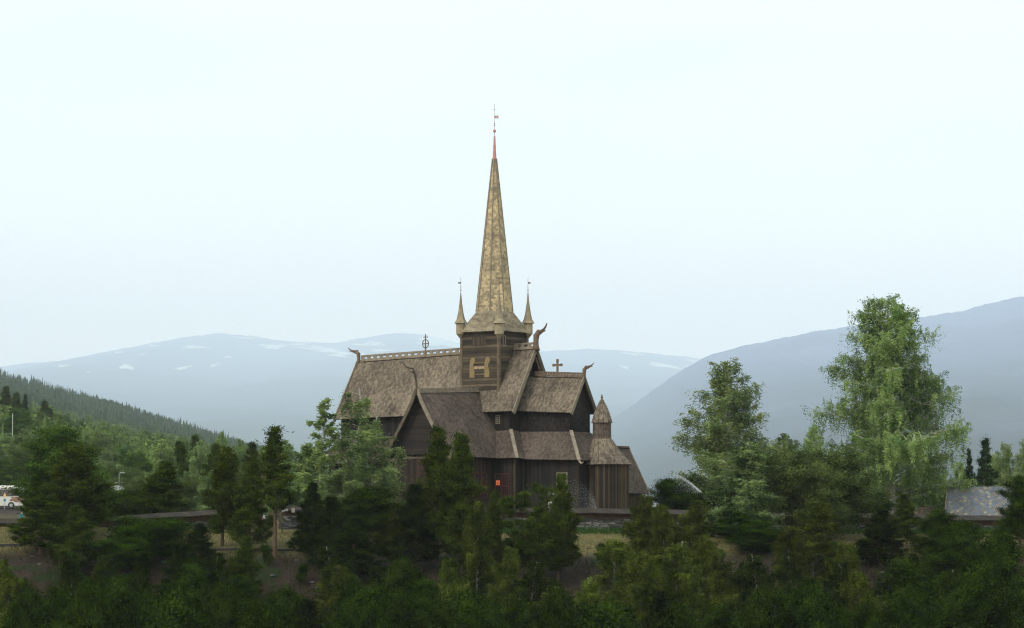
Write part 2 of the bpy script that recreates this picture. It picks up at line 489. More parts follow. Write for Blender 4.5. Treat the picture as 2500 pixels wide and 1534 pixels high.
# mountains: each a ridge with a long near flank and a back slope
def mountain(name, prof, D, foot, back, zfoot, label, seed, cols, snow=None, n=420, rows=46):
    px = np.linspace(prof[0][0], prof[-1][0], n)
    py = np.interp(px, [p[0] for p in prof], [p[1] for p in prof])
    k = np.array([1, 2, 3, 2, 1]) / 9.0
    py = np.convolve(np.pad(py, 2, 'edge'), k, 'valid')
    py = py + vnoise(px, px * 0, 22, seed) * 1.6 + vnoise(px, px * 0, 6, seed + 3) * 0.7
    crest = np.array([zpy(p, D) for p in py]); X = (px - 1250) / F * D
    s_ = np.concatenate([np.linspace(0, 1, rows), 1 + np.linspace(0.08, 1, 10)])
    vs = []
    for s in s_:
        if s <= 1:
            y = foot + (D - foot) * s
            z = zfoot + (crest - zfoot) * (s ** 1.15)
        else:
            y = D + (back - D) * (s - 1); z = crest + (zfoot - crest) * (s - 1) ** 0.8
        Y = y + vnoise(X, X * 0 + y, D * 0.03, seed) * D * 0.008 * (s < 1) * math.sin(math.pi * min(s, 1))
        z = z + vnoise(X, X * 0 + y, D * 0.02, seed + 7) * D * 0.0009 * math.sin(math.pi * min(s, 1))
        vs.append(np.stack([X, np.broadcast_to(Y, X.shape), z], -1))
    V = np.concatenate(vs); L = len(s_)
    i2 = (np.arange(L - 1)[:, None] * n + np.arange(n - 1)[None, :]).ravel()
    me = bpy.data.meshes.new(name)
    me.from_pydata(V.tolist(), [], np.stack([i2, i2 + 1, i2 + n + 1, i2 + n], -1).tolist())
    me.polygons.foreach_set('use_smooth', [True] * len(me.polygons))
    m, t, o = nodes(name + ' cover')
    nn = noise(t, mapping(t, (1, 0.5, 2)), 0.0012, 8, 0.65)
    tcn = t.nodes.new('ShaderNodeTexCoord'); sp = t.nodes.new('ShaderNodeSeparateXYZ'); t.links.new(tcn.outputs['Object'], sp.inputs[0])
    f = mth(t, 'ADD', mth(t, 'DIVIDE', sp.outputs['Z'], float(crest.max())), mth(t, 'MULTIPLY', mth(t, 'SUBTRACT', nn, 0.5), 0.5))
    col = ramp(t, f, [(0.15, cols[0]), (0.75, cols[1])])  # foot darkened and haze blue mixed into the upper colour
    finish(t, o, col, 0.95, None, spec=0.05)
    me.materials.append(m)
    ob = bpy.data.objects.new(name, me); COL.objects.link(ob)
    tag(ob, label, kind='structure')
    # snow fields: sheets lying on the flank
    if snow:
        def surf(px_, py_):
            "point of the flank seen at (px, py)"
            lo, hi = 0.0, 1.0
            cz = np.interp(px_, px, crest)
            for _ in range(40):
                s = (lo + hi) / 2
                y = foot + (D - foot) * s; z = zfoot + (cz * 1.0 - zfoot) * (s ** 1.15)
                if 767 - F * math.tan(math.atan2(z, y) - TH) > py_: lo = s
                else: hi = s
            return y, z
        dg = bpy.context.evaluated_depsgraph_get()
        mb = MB(); rs = random.Random(seed)
        for (cx, cy, w, h, sk) in snow:
            nseg = 26; ring = []
            ph = [rs.uniform(0, 6.28) for _ in range(4)]
            for k in range(nseg):
                a = 2 * math.pi * k / nseg
                rr = 1 + 0.28 * math.sin(3 * a + ph[0]) + 0.18 * math.sin(5 * a + ph[1]) + 0.12 * math.sin(9 * a + ph[2])
                qx = cx + w / 2 * rr * math.cos(a); qy = cy + h / 2 * rr * math.sin(a) + sk * (qx - cx)
                ray = (at(qx, qy, D) - Vector((0, 0, 0))).normalized()
                hit = ob.ray_cast(Vector((0, 0, 0)), ray)
                if hit[0]: ring.append(hit[1] + hit[2] * (-12 if hit[2].dot(ray) > 0 else 12))
            if len(ring) > 5:
                c = sum(ring, Vector()) / len(ring)
                mb.mesh([c] + ring, [(0, 1 + i, 1 + (i + 1) % len(ring)) for i in range(len(ring))])
        so = mb.build('snow', simple('old snow', (0.74, 0.75, 0.76), (0.6, 0.62, 0.66), 0.002), ob)
    return ob


bpy.context.view_layer.update()
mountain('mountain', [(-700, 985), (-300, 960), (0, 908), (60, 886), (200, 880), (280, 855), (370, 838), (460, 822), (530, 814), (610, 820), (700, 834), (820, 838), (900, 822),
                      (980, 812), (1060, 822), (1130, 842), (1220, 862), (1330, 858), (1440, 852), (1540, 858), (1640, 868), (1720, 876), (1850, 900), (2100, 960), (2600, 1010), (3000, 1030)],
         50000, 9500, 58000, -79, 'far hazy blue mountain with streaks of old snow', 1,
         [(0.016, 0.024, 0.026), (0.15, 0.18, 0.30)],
         snow=[(475, 850, 62, 7, 0.02), (665, 848, 56, 11, 0.05), (290, 863, 22, 5, 0), (345, 868, 18, 4, 0), (375, 846, 26, 4, 0.1), (308, 899, 34, 10, 0.12), (155, 896, 30, 5, -0.05),
               (445, 901, 36, 7, -0.2), (523, 894, 22, 6, -0.3), (557, 874, 18, 5, 0), (790, 857, 110, 13, 0.12), (720, 843, 60, 5, 0.0), (905, 842, 70, 10, -0.02), (880, 868, 80, 9, 0.15),
               (830, 871, 50, 6, 0.12), (1075, 838, 120, 20, 0.13), (930, 858, 50, 5, 0), (600, 827, 60, 4, 0.05), (1625, 896, 75, 8, 0.12), (1545, 866, 60, 5, 0.08), (1525, 899, 22, 7, 0.3),
               (1700, 884, 50, 6, 0.1), (1600, 889, 30, 4, 0.1), (215, 911, 8, 3, 0), (1680, 897, 20, 4, 0)])
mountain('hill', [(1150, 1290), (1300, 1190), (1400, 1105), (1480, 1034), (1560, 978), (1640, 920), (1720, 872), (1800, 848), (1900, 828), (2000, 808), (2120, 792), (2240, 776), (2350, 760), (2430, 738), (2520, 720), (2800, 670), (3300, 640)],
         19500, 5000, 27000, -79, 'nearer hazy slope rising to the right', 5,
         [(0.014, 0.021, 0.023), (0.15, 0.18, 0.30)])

# ------------------------------------------------------------------ the stave church
CA = R(36.7); cA, sA = math.cos(CA), math.sin(CA)
CY = 280.0; CX = (1207 - 1250) / F * CY
ZB = 0.75                                                   # ground level at the church


def wY(e, n): return CY - sA * e + cA * n


def HZ(py, e, n): return zpy(py, wY(e, n)) - ZB             # local height of row py above the point (e, n)


church = thing('stave_church', 'dark wooden stave church with shingled roofs and a tall pointed central spire', 'church', (CX, CY, ZB), -CA)
rnd = random.Random(4)


def part(mb, name, mat, parent=church, label=None, smooth=False):
    o = mb.build(name, mat, parent, smooth=smooth)
    if label: o['label'] = label
    return o


def shingles(mb, A, B, C, D, row=0.28, w=0.20, lift=0.05, tip=0.42, m=0, seed=0):
    "shingle rows on the roof face A (bottom left) B (bottom right) C (top right) D (top left); the face may be slightly twisted"
    A, B, C, D = map(Vector, (A, B, C, D))
    rs = random.Random(seed + 17)
    ux = (B - A).normalized()
    nn = (B - A).cross(D - A)
    if nn.length < 1e-6: nn = (B - A).cross(C - A)
    nn.normalize()
    upv = nn.cross(ux).normalized()
    H = max((D - A).dot(upv), (C - B).dot(upv))
    nr = max(1, int(round(H / row))); hrow = H / nr
    l0, l1, wB = (D - A).dot(ux), (C - A).dot(ux), (B - A).dot(ux)
    drop = (1.0 + tip) * hrow * 0.5

    def pt(x, v):
        "point at run x, height v (in metres up the slope)"
        sv = v / H
        left = l0 * sv; right = wB + (l1 - wB) * sv
        L = A.lerp(D, sv); Rr = B.lerp(C, sv)
        d = right - left
        return L if abs(d) < 1e-5 else L + (Rr - L) * ((x - left) / d)
    for r in range(nr):
        s = r / nr
        left = l0 * s; right = wB + (l1 - wB) * s
        k0 = math.floor(left / w) - 1; k1 = math.ceil(right / w) + 1
        off = 0.5 * w if r % 2 else 0
        rowt = rs.uniform(-0.06, 0.06)
        for k in range(k0, k1):
            a = max(left, k * w + off); b = min(right, (k + 1) * w + off)
            if b - a < 0.04: continue
            j = rs.uniform(-0.02, 0.02); v0 = r * hrow
            ll = nn * (lift + rs.uniform(-0.008, 0.012)); lh = nn * 0.008; c = (a + b) / 2
            lo = v0 - drop * 0.35 - j; mi = lo + drop * tip; hi = v0 + hrow * 1.05
            hiP = pt(min(max(b, l0 * min(1, hi / H)), wB + (l1 - wB) * min(1, hi / H)), min(hi, H)) + lh
            hiQ = pt(min(max(a, l0 * min(1, hi / H)), wB + (l1 - wB) * min(1, hi / H)), min(hi, H)) + lh
            mb.poly([pt(c, lo) + ll, pt(b - 0.008, mi) + ll * 0.85, hiP, hiQ, pt(a + 0.008, mi) + ll * 0.85], min(1, max(0, rs.random() + rowt)), m)


def slab(mb, pts, th, m=1):
    "solid board deck under the shingles, in strips so that a twisted face stays smooth"
    p = [Vector(q) for q in pts]
    if len(p) == 3: p.append(p[2].copy())
    A, B, C, D = p
    nn = (B - A).cross((C + D) / 2 - A).normalized()
    n = 6; V_ = []
    for i in range(n + 1):
        a, b = A.lerp(D, i / n), B.lerp(C, i / n)
        for k in range(5): V_.append(a.lerp(b, k / 4) - nn * 0.012)
    N0 = len(V_); V_ += [v - nn * th for v in V_]
    fs = []
    for i in range(n):
        for k in range(4):
            q = i * 5 + k; fs.append((q, q + 1, q + 6, q + 5)); fs.append((N0 + q + 5, N0 + q + 6, N0 + q + 1, N0 + q))
        fs.append((i * 5, i * 5 + 5, N0 + i * 5 + 5, N0 + i * 5)); q = i * 5 + 4; fs.append((q + 5, q, N0 + q, N0 + q + 5))
    for k in range(4):
        fs.append((k + 1, k, N0 + k, N0 + k + 1)); q = n * 5 + k; fs.append((q, q + 1, N0 + q + 1, N0 + q))
    mb.mesh(V_, fs, 0.8, m)


def roof_face(mb, A, B, C, D, seed=0, **kw):
    shingles(mb, A, B, C, D, seed=seed, **kw)
    tri = (Vector(C) - Vector(D)).length < 1e-4
    slab(mb, [A, B, C] if tri else [A, B, C, D], 0.10)


# --- nave
RW, RE = HZ(884, -17.3, 0), HZ(852, 5, 0)
EW, EE = HZ(1024, -17.3, -3.6), HZ(1003, 5, -3.6)


def nave_h(e, n):   # roof surface
    u = (e + 17.3) / 22.3
    r_ = RW + (RE - RW) * u; q = EW + (EE - EW) * u
    return r_ + (q - r_) * abs(n) / 3.6


mb = MB()
for s in (-1, 1):
    A = (-17.3, s * 3.6, EW); B = (5.0, s * 3.6, EE); C = (5.0, 0, RE); D = (-17.3, 0, RW)
    roof_face(mb, *((A, B, C, D) if s < 0 else (B, A, D, C)), seed=s + 2)
nave_roof = part(mb, 'nave_roof', [M_roof, M_deck])
mb = MB()
for ez in (-17.0, 4.2):
    u0 = nave_h(ez, 3.0) - 0.12
    mb.prism([(ez, -3.0, 0), (ez, 3.0, 0), (ez, 3.0, u0), (ez, 0, nave_h(ez, 0) - 0.16), (ez, -3.0, u0)], (0.18 if ez < 0 else -0.18, 0, 0))
mb.box((-17.0, -2.999, 0), (4.2, -2.8, EE + 0.7)); mb.box((-17.0, 2.8, 0), (4.2, 2.999, EE + 0.7))
part(mb, 'nave_wall', M_wall_tar)


def verge(parent, pts, w=0.10, h=0.34, mat=None, name='verge_board'):
    mb = MB()
    for a, b in zip(pts, pts[1:]): mb.beam(a, b, w, h, t=1.0)
    return part(mb, name, mat or M_board, parent)


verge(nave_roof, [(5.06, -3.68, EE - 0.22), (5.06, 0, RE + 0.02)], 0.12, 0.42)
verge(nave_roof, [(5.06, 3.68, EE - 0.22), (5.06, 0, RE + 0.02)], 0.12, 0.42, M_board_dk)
verge(nave_roof, [(-17.36, -3.68, EW - 0.2), (-17.36, 0, RW + 0.02)], 0.12, 0.36)
verge(nave_roof, [(-17.36, 3.68, EW - 0.2), (-17.36, 0, RW + 0.02)], 0.12, 0.36)
# carved inner barge boards on the east gable
mb = MB()
for s in (-1, 1):
    pts = []
    for k in range(41):
        u = k / 40
        n = s * (0.15 + 3.0 * u); h = nave_h(4.9, n) - 0.55 - 0.10 * math.sin(u * 50)
        pts.append((4.92, n, h))
    mb.tube(pts, 0.085, 5)
    pts = [(4.92, p[1], p[2] - 0.22 - 0.06 * math.sin(i * 1.9)) for i, p in enumerate(pts)]
    mb.tube(pts, 0.045, 4)
part(mb, 'carved_barge_board', M_carve, nave_roof)


def crest(parent, p, q, h=0.42, step=0.77, mat=None, fine=False):
    "carved ridge board with rows of crown-shaped holes"
    mb = MB(); p = Vector(p); q = Vector(q); L = (q - p).length; d = (q - p) / L; u = Vector((0, 0, 1)); sd = d.cross(u).normalized() * 0.045
    mb.beam(p + u * 0.09, q + u * 0.09, 0.30, 0.18)
    mb.beam(p + u * (0.18 + 0.05), q + u * (0.18 + 0.05), 0.09, 0.10)
    n = int(L / step)
    st = L / n
    mb.beam(p + u * (0.18 + h), q + u * (0.18 + h), 0.09, 0.12)
    for i in range(n):
        a = p + d * (i * st)
        b0, b1 = a + u * 0.28, a + u * (0.12 + h)
        wd = st * (0.48 if not fine else 0.5)
        mb.prism([b0 - sd, b0 + d * wd - sd, b1 + d * wd - sd, b1 - sd], sd * 2)
        for k in range(3):      # teeth in the opening
            c0 = a + d * (wd + (st - wd) * (k + 0.5) / 3); ww = (st - wd) / 8
            mb.prism([c0 - d * ww + b1 * 0 + u * (0.12 + h) - sd, c0 + d * ww + u * (0.12 + h) - sd, c0 + u * (0.12 + h * 0.72) - sd], sd * 2)
    return part(mb, 'ridge_crest', mat or M_board, parent)


crest(nave_roof, (-16.9, 0, RW), (-2.4, 0, nave_h(-2.4, 0)))
crest(nave_roof, (2.4, 0, nave_h(2.4, 0)), (4.9, 0, RE))


def dragon(parent, base, dirv, H, reach, thick=0.17, flip=1, mat=None, lean=0.0, horn=1.0):
    "slender carved dragon head: a rising neck, long upper jaw horn and a curled tongue"
    mb = MB(); b = Vector(base); d = Vector(dirv).normalized(); u = Vector((0, 0, 1))
    neck = [b, b + u * H * 0.25 - d * 0.04 * H + d * lean * .2, b + u * H * 0.5 - d * 0.02 * H + d * lean * .5, b + u * H * 0.74 + d * (0.02 * H + lean), b + u * H * 0.88 + d * (0.12 * H + lean)]
    mb.tube(neck, [thick * 1.25, thick, thick * 0.85, thick * 0.95, thick * 0.75], 8)
    # scaly mane along the back of the neck
    for k in range(9):
        c = b + u * H * (0.1 + 0.075 * k) - d * (thick * 1.0) + d * lean * (0.1 * k)
        mb.prism([c - d.cross(u) * 0.03, c + u * 0.16 - d.cross(u) * 0.03, c - d * 0.12 + u * 0.02 - d.cross(u) * 0.03], d.cross(u) * 0.06)
    s = neck[-1]
    mb.tube([s - d * 0.1, s + d * reach * 0.3 + u * 0.02 * horn, s + d * reach * 0.62 + u * 0.12 * H * horn, s + d * reach * 0.85 + u * 0.26 * H * horn, s + d * reach + u * 0.44 * H * horn], [thick * .75, thick * 0.6, thick * 0.42, thick * 0.32, thick * 0.18], 7)
    s2 = neck[3]
    mb.tube([s2, s2 + d * reach * 0.35 + u * 0.03 * H, s2 + d * reach * 0.7 + u * 0.13 * H, s2 + d * reach * 1.05 + u * 0.18 * H], [thick * .6, thick * 0.34, thick * 0.26, thick * 0.14], 6)
    return part(mb, 'dragon_head', mat or M_carve, parent, smooth=True)


dragon(nave_roof, (5.1, 0, RE - 0.2), (1, -0.0, 0), 2.1, 1.0, 0.29, horn=0.85)
dragon(nave_roof, (-17.3, 0, RW - 0.4), (-1, 0, 0), 1.7, 1.15, 0.19, horn=0.55)
# wheel cross on the nave ridge
mb = MB(); ex = -8.6; zc = nave_h(ex, 0) + 0.2
mb.tube([(ex, 0, zc - 0.1), (ex, 0, zc + 1.1), (ex, 0, zc + 2.1)], [0.09, 0.06, 0.04], 6)
ring = [(ex + 0.38 * math.cos(a), 0, zc + 1.12 + 0.42 * math.sin(a)) for a in np.linspace(0, 2 * math.pi, 19)]
mb.tube(ring, 0.05, 5, cap=False)
mb.beam((ex - 0.42, 0, zc + 1.12), (ex + 0.42, 0, zc + 1.12), 0.08, 0.09)
mb.beam((ex - 0.26, 0, zc + 1.78), (ex + 0.26, 0, zc + 1.78), 0.07, 0.07)
mb.lathe((ex, 0, zc + 1.12), [(0.02, -0.1), (0.11, 0), (0.02, 0.1)], 8)
part(mb, 'wheel_cross', M_carve, nave_roof)

# --- choir
CW = 2.1
CRW, CRE = HZ(919, 5, 0), HZ(922.5, 10.7, 0)
CEW, CEE = HZ(1003, 5, -CW), HZ(1008, 10.7, -CW)
mb = MB()
for s in (-1, 1):
    A = (4.2, s * CW, CEW); B = (10.7, s * CW, CEE); C = (10.7, 0, CRE); D = (4.2, 0, CRW)
    roof_face(mb, *((A, B, C, D) if s < 0 else (B, A, D, C)), seed=s + 12)
choir_roof = part(mb, 'choir_roof', [M_roof, M_deck])
mb = MB()
for s in (-1, 1):
    A = (4.2, s * 1.6, HZ(1064, 5, -1.6)); B = (10.25, s * 1.6, HZ(1066, 10, -1.6)); C = (10.25, s * 1.58, CEE + .75); D = (4.2, s * 1.58, CEW + .75)
    roof_face(mb, *((A, B, C, D) if s < 0 else (B, A, D, C)), seed=s + 22)
yl = HZ(1075, 10.25, 0)
shingles(mb, (10.26, -1.6, yl), (10.26, 1.6, yl), (10.24, 1.6, CEE + 0.6), (10.24, -1.6, CEE + 0.6), seed=31, w=0.24)
shingles(mb, (10.26, -1.6, CEE + 0.6), (10.26, 1.6, CEE + 0.6), (10.24, 0, CRE - 0.2), (10.24, 0, CRE - 0.2), seed=33, w=0.24)
mb.prism([(10.2, -1.55, 0), (10.2, 1.55, 0), (10.2, 1.55, CEE + 0.5), (10.2, 0, CRE - 0.2), (10.2, -1.55, CEE + 0.5)], (-0.3, 0, 0), m=1)
part(mb, 'choir_wall', [M_roof_dark, M_deck])
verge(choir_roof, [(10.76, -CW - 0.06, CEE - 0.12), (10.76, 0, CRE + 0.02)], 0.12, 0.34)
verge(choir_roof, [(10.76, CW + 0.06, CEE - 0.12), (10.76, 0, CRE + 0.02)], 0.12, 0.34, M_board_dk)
crest(choir_roof, (4.9, 0, CRW), (10.55, 0, CRE), 0.26, 0.30, M_carve, True)
dragon(choir_roof, (10.8, 0, CRE - 0.25), (1, -0.1, 0), 1.45, 1.0, 0.17, horn=0.6)
mb = MB(); ex = 7.6; zc = HZ(921, ex, 0) + 0.3
mb.beam((ex, 0, zc), (ex, 0, zc + 1.3), 0.16, 0.16, up=(0, 1, 0))
mb.beam((ex - 0.46, 0, zc + 0.86), (ex + 0.46, 0, zc + 0.86), 0.15, 0.20)
for q in ((ex - 0.46, zc + 0.86), (ex + 0.46, zc + 0.86), (ex, zc + 1.3)):
    mb.box((q[0] - 0.09, -0.09, q[1] - 0.13), (q[0] + 0.09, 0.09, q[1] + 0.13))
part(mb, 'ridge_cross', M_carve, choir_roof)

# --- aisles (low roofs round the nave and choir)
AT = lambda e, n: HZ(1054, e, n)
AB = lambda e, n: HZ(1122, e, n)
zt0, zb0 = HZ(1053, 0, -3), HZ(1120, 0, -5.2)
ztw, zbw = HZ(1072, -17.2, -3), HZ(1133, -17.2, -5.2)
mb = MB()
for s in (-1, 1):
    fl = (lambda *p: p) if s < 0 else (lambda a, b, c, d: (b, a, d, c))
    roof_face(mb, *fl((-17.2, s * 5.2, zbw), (6.6, s * 5.2, zb0), (4.2, s * 3.0, zt0), (-17.2, s * 3.0, ztw)), seed=41 + s)
    zc_ = HZ(1054, 10.3, -1.6); ze_ = HZ(1123, 12.8, -3.8); z1_ = HZ(1054, 4.2, -1.6); z2_ = HZ(1122, 5.1, -3.8)
    roof_face(mb, *fl((6.6, s * 5.2, zb0), (6.6, s * 3.6, z2_), (4.2, s * 1.6, zt0), (4.2, s * 3.0, zt0)), seed=45 + s)
    roof_face(mb, *fl((6.4, s * 3.8, z2_), (12.8, s * 3.8, ze_), (10.3, s * 1.6, zc_), (4.2, s * 1.6, z1_)), seed=49 + s)
roof_face(mb, (12.8, -3.8, ze_), (12.8, 3.8, ze_), (10.3, 1.6, zc_), (10.3, -1.6, zc_), seed=55)
aisle_roof = part(mb, 'aisle_roof', [M_roof_low, M_deck])
verge(aisle_roof, [(6.68, -5.28, zb0 - 0.02), (4.2, -2.95, zt0 + 0.10)], 0.34, 0.10)
verge(aisle_roof, [(12.88, -3.88, ze_ - 0.02), (10.3, -1.55, zc_ + 0.10)], 0.34, 0.10)
verge(aisle_roof, [(-17.3, -5.3, zbw - 0.05), (-17.3, -2.95, ztw + 0.05)], 0.12, 0.3)
dragon(aisle_roof, (-17.7, -3.2, ztw - 0.7), (-1, -0.2, 0), 1.3, 0.35, 0.13, mat=M_board_dk, horn=0.5)
mb = MB()
mb.tube([(12.9, -3.9, ze_ - 0.1), (13.3, -4.1, ze_ - 0.35), (13.5, -4.15, ze_ - 0.3), (13.6, -4.2, ze_ - 0.12)], [0.10, 0.09, 0.06, 0.02], 6)
part(mb, 'gutter_spout', M_board, aisle_roof)
mb = MB()
mb.box((-16.9, -4.6, 0), (5.9, -4.45, zb0 + 0.35)); mb.box((-16.9, 4.45, 0), (5.9, 4.6, zb0 + 0.35))
mb.box((5.75, -4.44, 0), (5.9, -3.2, zb0 + 0.35)); mb.box((5.75, 3.2, 0), (5.9, 4.44, zb0 + 0.35))
mb.box((5.91, -3.2, 0), (12.2, -3.05, ze_ + 0.35)); mb.box((5.91, 3.05, 0), (12.2, 3.2, ze_ + 0.35))
mb.box((12.05, -3.04, 0), (12.2, 3.04, ze_ + 0.35)); mb.box((-16.9, -4.44, 0), (-16.75, 4.44, zbw + 0.2))
aisle_wall = part(mb, 'aisle_wall', M_wall_tar)
for q in ((5.98, -4.68), (12.28, -3.28), (5.98, -3.3), (-17.0, -4.7)):
    mb = MB(); mb.box((q[0] - 0.2, q[1] - 0.0, 0), (q[0], q[1] + 0.2, zb0 - 0.1))
    part(mb, 'corner_post', M_apse, aisle_wall)

# --- transepts (the south one faces the camera)
TRs, TRn = HZ(959, 0, -12.1), HZ(957, 0, -2.2)
TE = HZ(1116, 4.1, -9)
mb = MB()
roof_face(mb, (4.1, -12.1, TE), (4.1, -2.5, TE), (0, -2.5, TRn), (0, -12.1, TRs), seed=61)
roof_face(mb, (-4.1, -2.5, TE), (-4.1, -12.1, TE), (0, -12.1, TRs), (0, -2.5, TRn), seed=62)
trs_roof = part(mb, 'transept_roof', [M_roof_low, M_deck])
mb = MB()
roof_face(mb, (4.0, 2.5, TE), (4.0, 9.0, TE), (0, 9.0, TRn), (0, 2.5, TRn), seed=63)
roof_face(mb, (-4.0, 9.0, TE), (-4.0, 2.5, TE), (0, 2.5, TRn), (0, 9.0, TRn), seed=64)
part(mb, 'transept_roof', [M_roof_low, M_deck])
for s in (-1, 1):
    # slightly curved verge: steep at the top, straight lower down
    pts = [(s * 4.25, -12.17, TE - 0.35), (s * 2.9, -12.17, TE + 1.52), (s * 1.5, -12.17, TE + 3.62), (s * 0.5, -12.17, TRs - 0.75), (s * 0.05, -12.17, TRs + 0.35)]
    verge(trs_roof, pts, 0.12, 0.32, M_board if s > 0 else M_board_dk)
crest(trs_roof, (0, -11.8, TRs - 0.03), (0, -2.6, TRn - 0.03), 0.22, 0.62, M_board)
dragon(trs_roof, (0, -12.2, TRs - 0.3), (0, -1, 0), 2.9, 1.6, 0.12, lean=0.25, mat=M_board_dk, horn=0.45)
zL = HZ(1104, 0, -11.4)
mb = MB()
ov = nave_h(0, 0) * 0
tg = lambda e: TE + (TRs - TE) * (4.1 - abs(e)) / 4.1 - 0.14
mb.prism([(-3.35, -11.45, zL), (3.35, -11.45, zL), (3.35, -11.45, tg(3.35)), (0, -11.45, tg(0)), (-3.35, -11.45, tg(3.35))], (0, 0.3, 0))
mb.box((-3.45, -11.52, zL - 0.22), (3.45, -11.2, zL - 0.002))
part(mb, 'transept_gable', M_wall_lie)
mb = MB()
mb.box((-3.1, -11.3, 0), (3.1, -11.1, zL - 0.22)); mb.box((2.95, -11.09, 0), (3.1, -3.0, TE + 0.9)); mb.box((-3.1, -11.09, 0), (-2.95, -3.0, TE + 0.9))
part(mb, 'transept_wall', M_wall_red)
mb = MB()
mb.box((-3.0, 3.0, 0), (3.0, 8.4, TE + 0.5)); mb.prism([(-3.0, 8.2, TE + .5), (3.0, 8.2, TE + .5), (0, 8.2, TRn - 0.2)], (0, 0.2, 0))
part(mb, 'transept_wall', M_wall_red)
for s in (-1, 1):
    mb = MB(); mb.box((s * 3.16 - 0.14, -11.38, 0), (s * 3.16 + 0.14, -11.1, zL - 0.24)); part(mb, 'corner_post', M_board_dk)
mb = MB(); mb.box((-3.02, -11.36, zL - 0.62), (3.02, -11.301, zL - 0.45)); part(mb, 'wall_rail', M_board_dk)


# --- windows: a part with frame and panes below it
def window(c, ux, w, h, nx=4, ny=6, mull=True, frame=M_redframe, glow=None, arch=False, label=None, fw=0.09):
    c = Vector(c); ux = Vector(ux).normalized(); up = Vector((0, 0, 1)); nn = ux.cross(up)
    mbp = MB(); mbf = MB(); mbr = MB()
    q = lambda u, v, d=0.0: c + ux * u + up * v + nn * d
    mbr.prism([q(-w / 2 - fw, -h / 2 - fw, 0.002), q(w / 2 + fw, -h / 2 - fw, 0.002), q(w / 2 + fw, h / 2 + fw, 0.002), q(-w / 2 - fw, h / 2 + fw, 0.002)], nn * 0.02)
    win = part(mbr, 'window', M_board_dk, label=label)
    for i in range(nx):
        for j in range(ny):
            u0 = -w / 2 + w * i / nx + 0.02; u1 = -w / 2 + w * (i + 1) / nx - 0.02
            v0 = -h / 2 + h * j / ny + 0.02; v1 = -h / 2 + h * (j + 1) / ny - 0.02
            lit = glow and (i, j) in glow
            mbp.poly([q(u0, v0, 0.03), q(u1, v0, 0.03), q(u1, v1, 0.03), q(u0, v1, 0.03)], 1, 1 if lit else 0)
    part(mbp, 'pane', [M_glass, M_glow], win)
    def bar(u0, v0, u1, v1, d):
        mbf.prism([q(u0, v0, 0.024), q(u1, v0, 0.024), q(u1, v1, 0.024), q(u0, v1, 0.024)], nn * d)
    bar(-w / 2 - fw, -h / 2 - fw, w / 2 + fw, -h / 2, 0.10); bar(-w / 2 - fw, h / 2, w / 2 + fw, h / 2 + fw, 0.08)
    bar(-w / 2 - fw, -h / 2, -w / 2, h / 2, 0.08); bar(w / 2, -h / 2, w / 2 + fw, h / 2, 0.08)
    for i in range(1, nx): bar(-w / 2 + w * i / nx - 0.018, -h / 2, -w / 2 + w * i / nx + 0.018, h / 2, 0.035)
    for j in range(1, ny): bar(-w / 2, -h / 2 + h * j / ny - 0.018, w / 2, -h / 2 + h * j / ny + 0.018, 0.033)
    if mull:
        bar(-0.09, -h / 2, 0.09, h / 2, 0.07); bar(-w / 2, -0.09, w / 2, 0.09, 0.074)
    part(mbf, 'frame', frame, win)
    return win


z1, z2 = HZ(1216, 3.1, -6.3), HZ(1157, 3.1, -6.3)
window((3.102, -6.25, (z1 + z2) / 2), (0, 1, 0), 1.75, z2 - z1)
z1, z2 = HZ(1216, 4.5, -4.6), HZ(1158, 4.5, -4.6)
window((4.45, -4.602, (z1 + z2) / 2), (1, 0, 0), 1.55, z2 - z1, nx=6, ny=8, glow=[(0, 4), (0, 5), (1, 4), (1, 5)], label='red framed window with a few panes glowing orange')
z1, z2 = HZ(1212, 10.4, -3.2), HZ(1156, 10.4, -3.2)
window((10.45, -3.202, (z1 + z2) / 2), (1, 0, 0), 1.1, z2 - z1, frame=M_board, label='pale framed window behind the water spray')
z1, z2 = HZ(1156, 0.4, -11.3), HZ(1129, 0.4, -11.3)
window((0.25, -11.302, (z1 + z2) / 2), (1, 0, 0), 0.95, z2 - z1, 3, 4, False)
z1, z2 = HZ(1034, 2.6, -3), HZ(1015, 2.6, -3)
window((2.72, -3.002, (z1 + z2) / 2), (1, 0, 0), 0.36, z2 - z1, 2, 4, False, M_board, fw=0.05)
for ee in (-14, -11, -7.5): window((ee, -4.602, 3.4), (1, 0, 0), 1.5, 2.0)

# --- tower
TZ = HZ(815, 0, -0.5); T0 = 9.5; TW = 2.35
mb = MB(); mb.box((-TW, -TW, T0), (TW, TW, TZ))
tower = part(mb, 'tower_wall', M_tower)
mb = MB()
for sx in (-1, 1):
    for sy in (-1, 1):
        x, y = sx * TW, sy * TW
        mb.box((x - sx * 0.24, y + sy * 0.05, T0), (x + sx * 0.05, y + sy * 0.002, TZ)); mb.box((x + sx * 0.05, y - sy * 0.24, T0), (x + sx * 0.002, y + sy * 0.0, TZ))
mb.box((-TW - 0.06, -TW - 0.06, HZ(941, 0, -TW) - 0.12), (TW + 0.06, -TW - 0.001, HZ(941, 0, -TW) + 0.08))
part(mb, 'corner_board', simple('brown corner board', (0.13, 0.097, 0.064), (0.07, 0.052, 0.036), 2), tower)
mb = MB()
zs, zt = HZ(844, 0, -TW), HZ(823, 0, -TW)
M_shut = planks('shutter boards', (0.075, 0.055, 0.038), (0.03, 0.022, 0.016), 0.2, 'h')
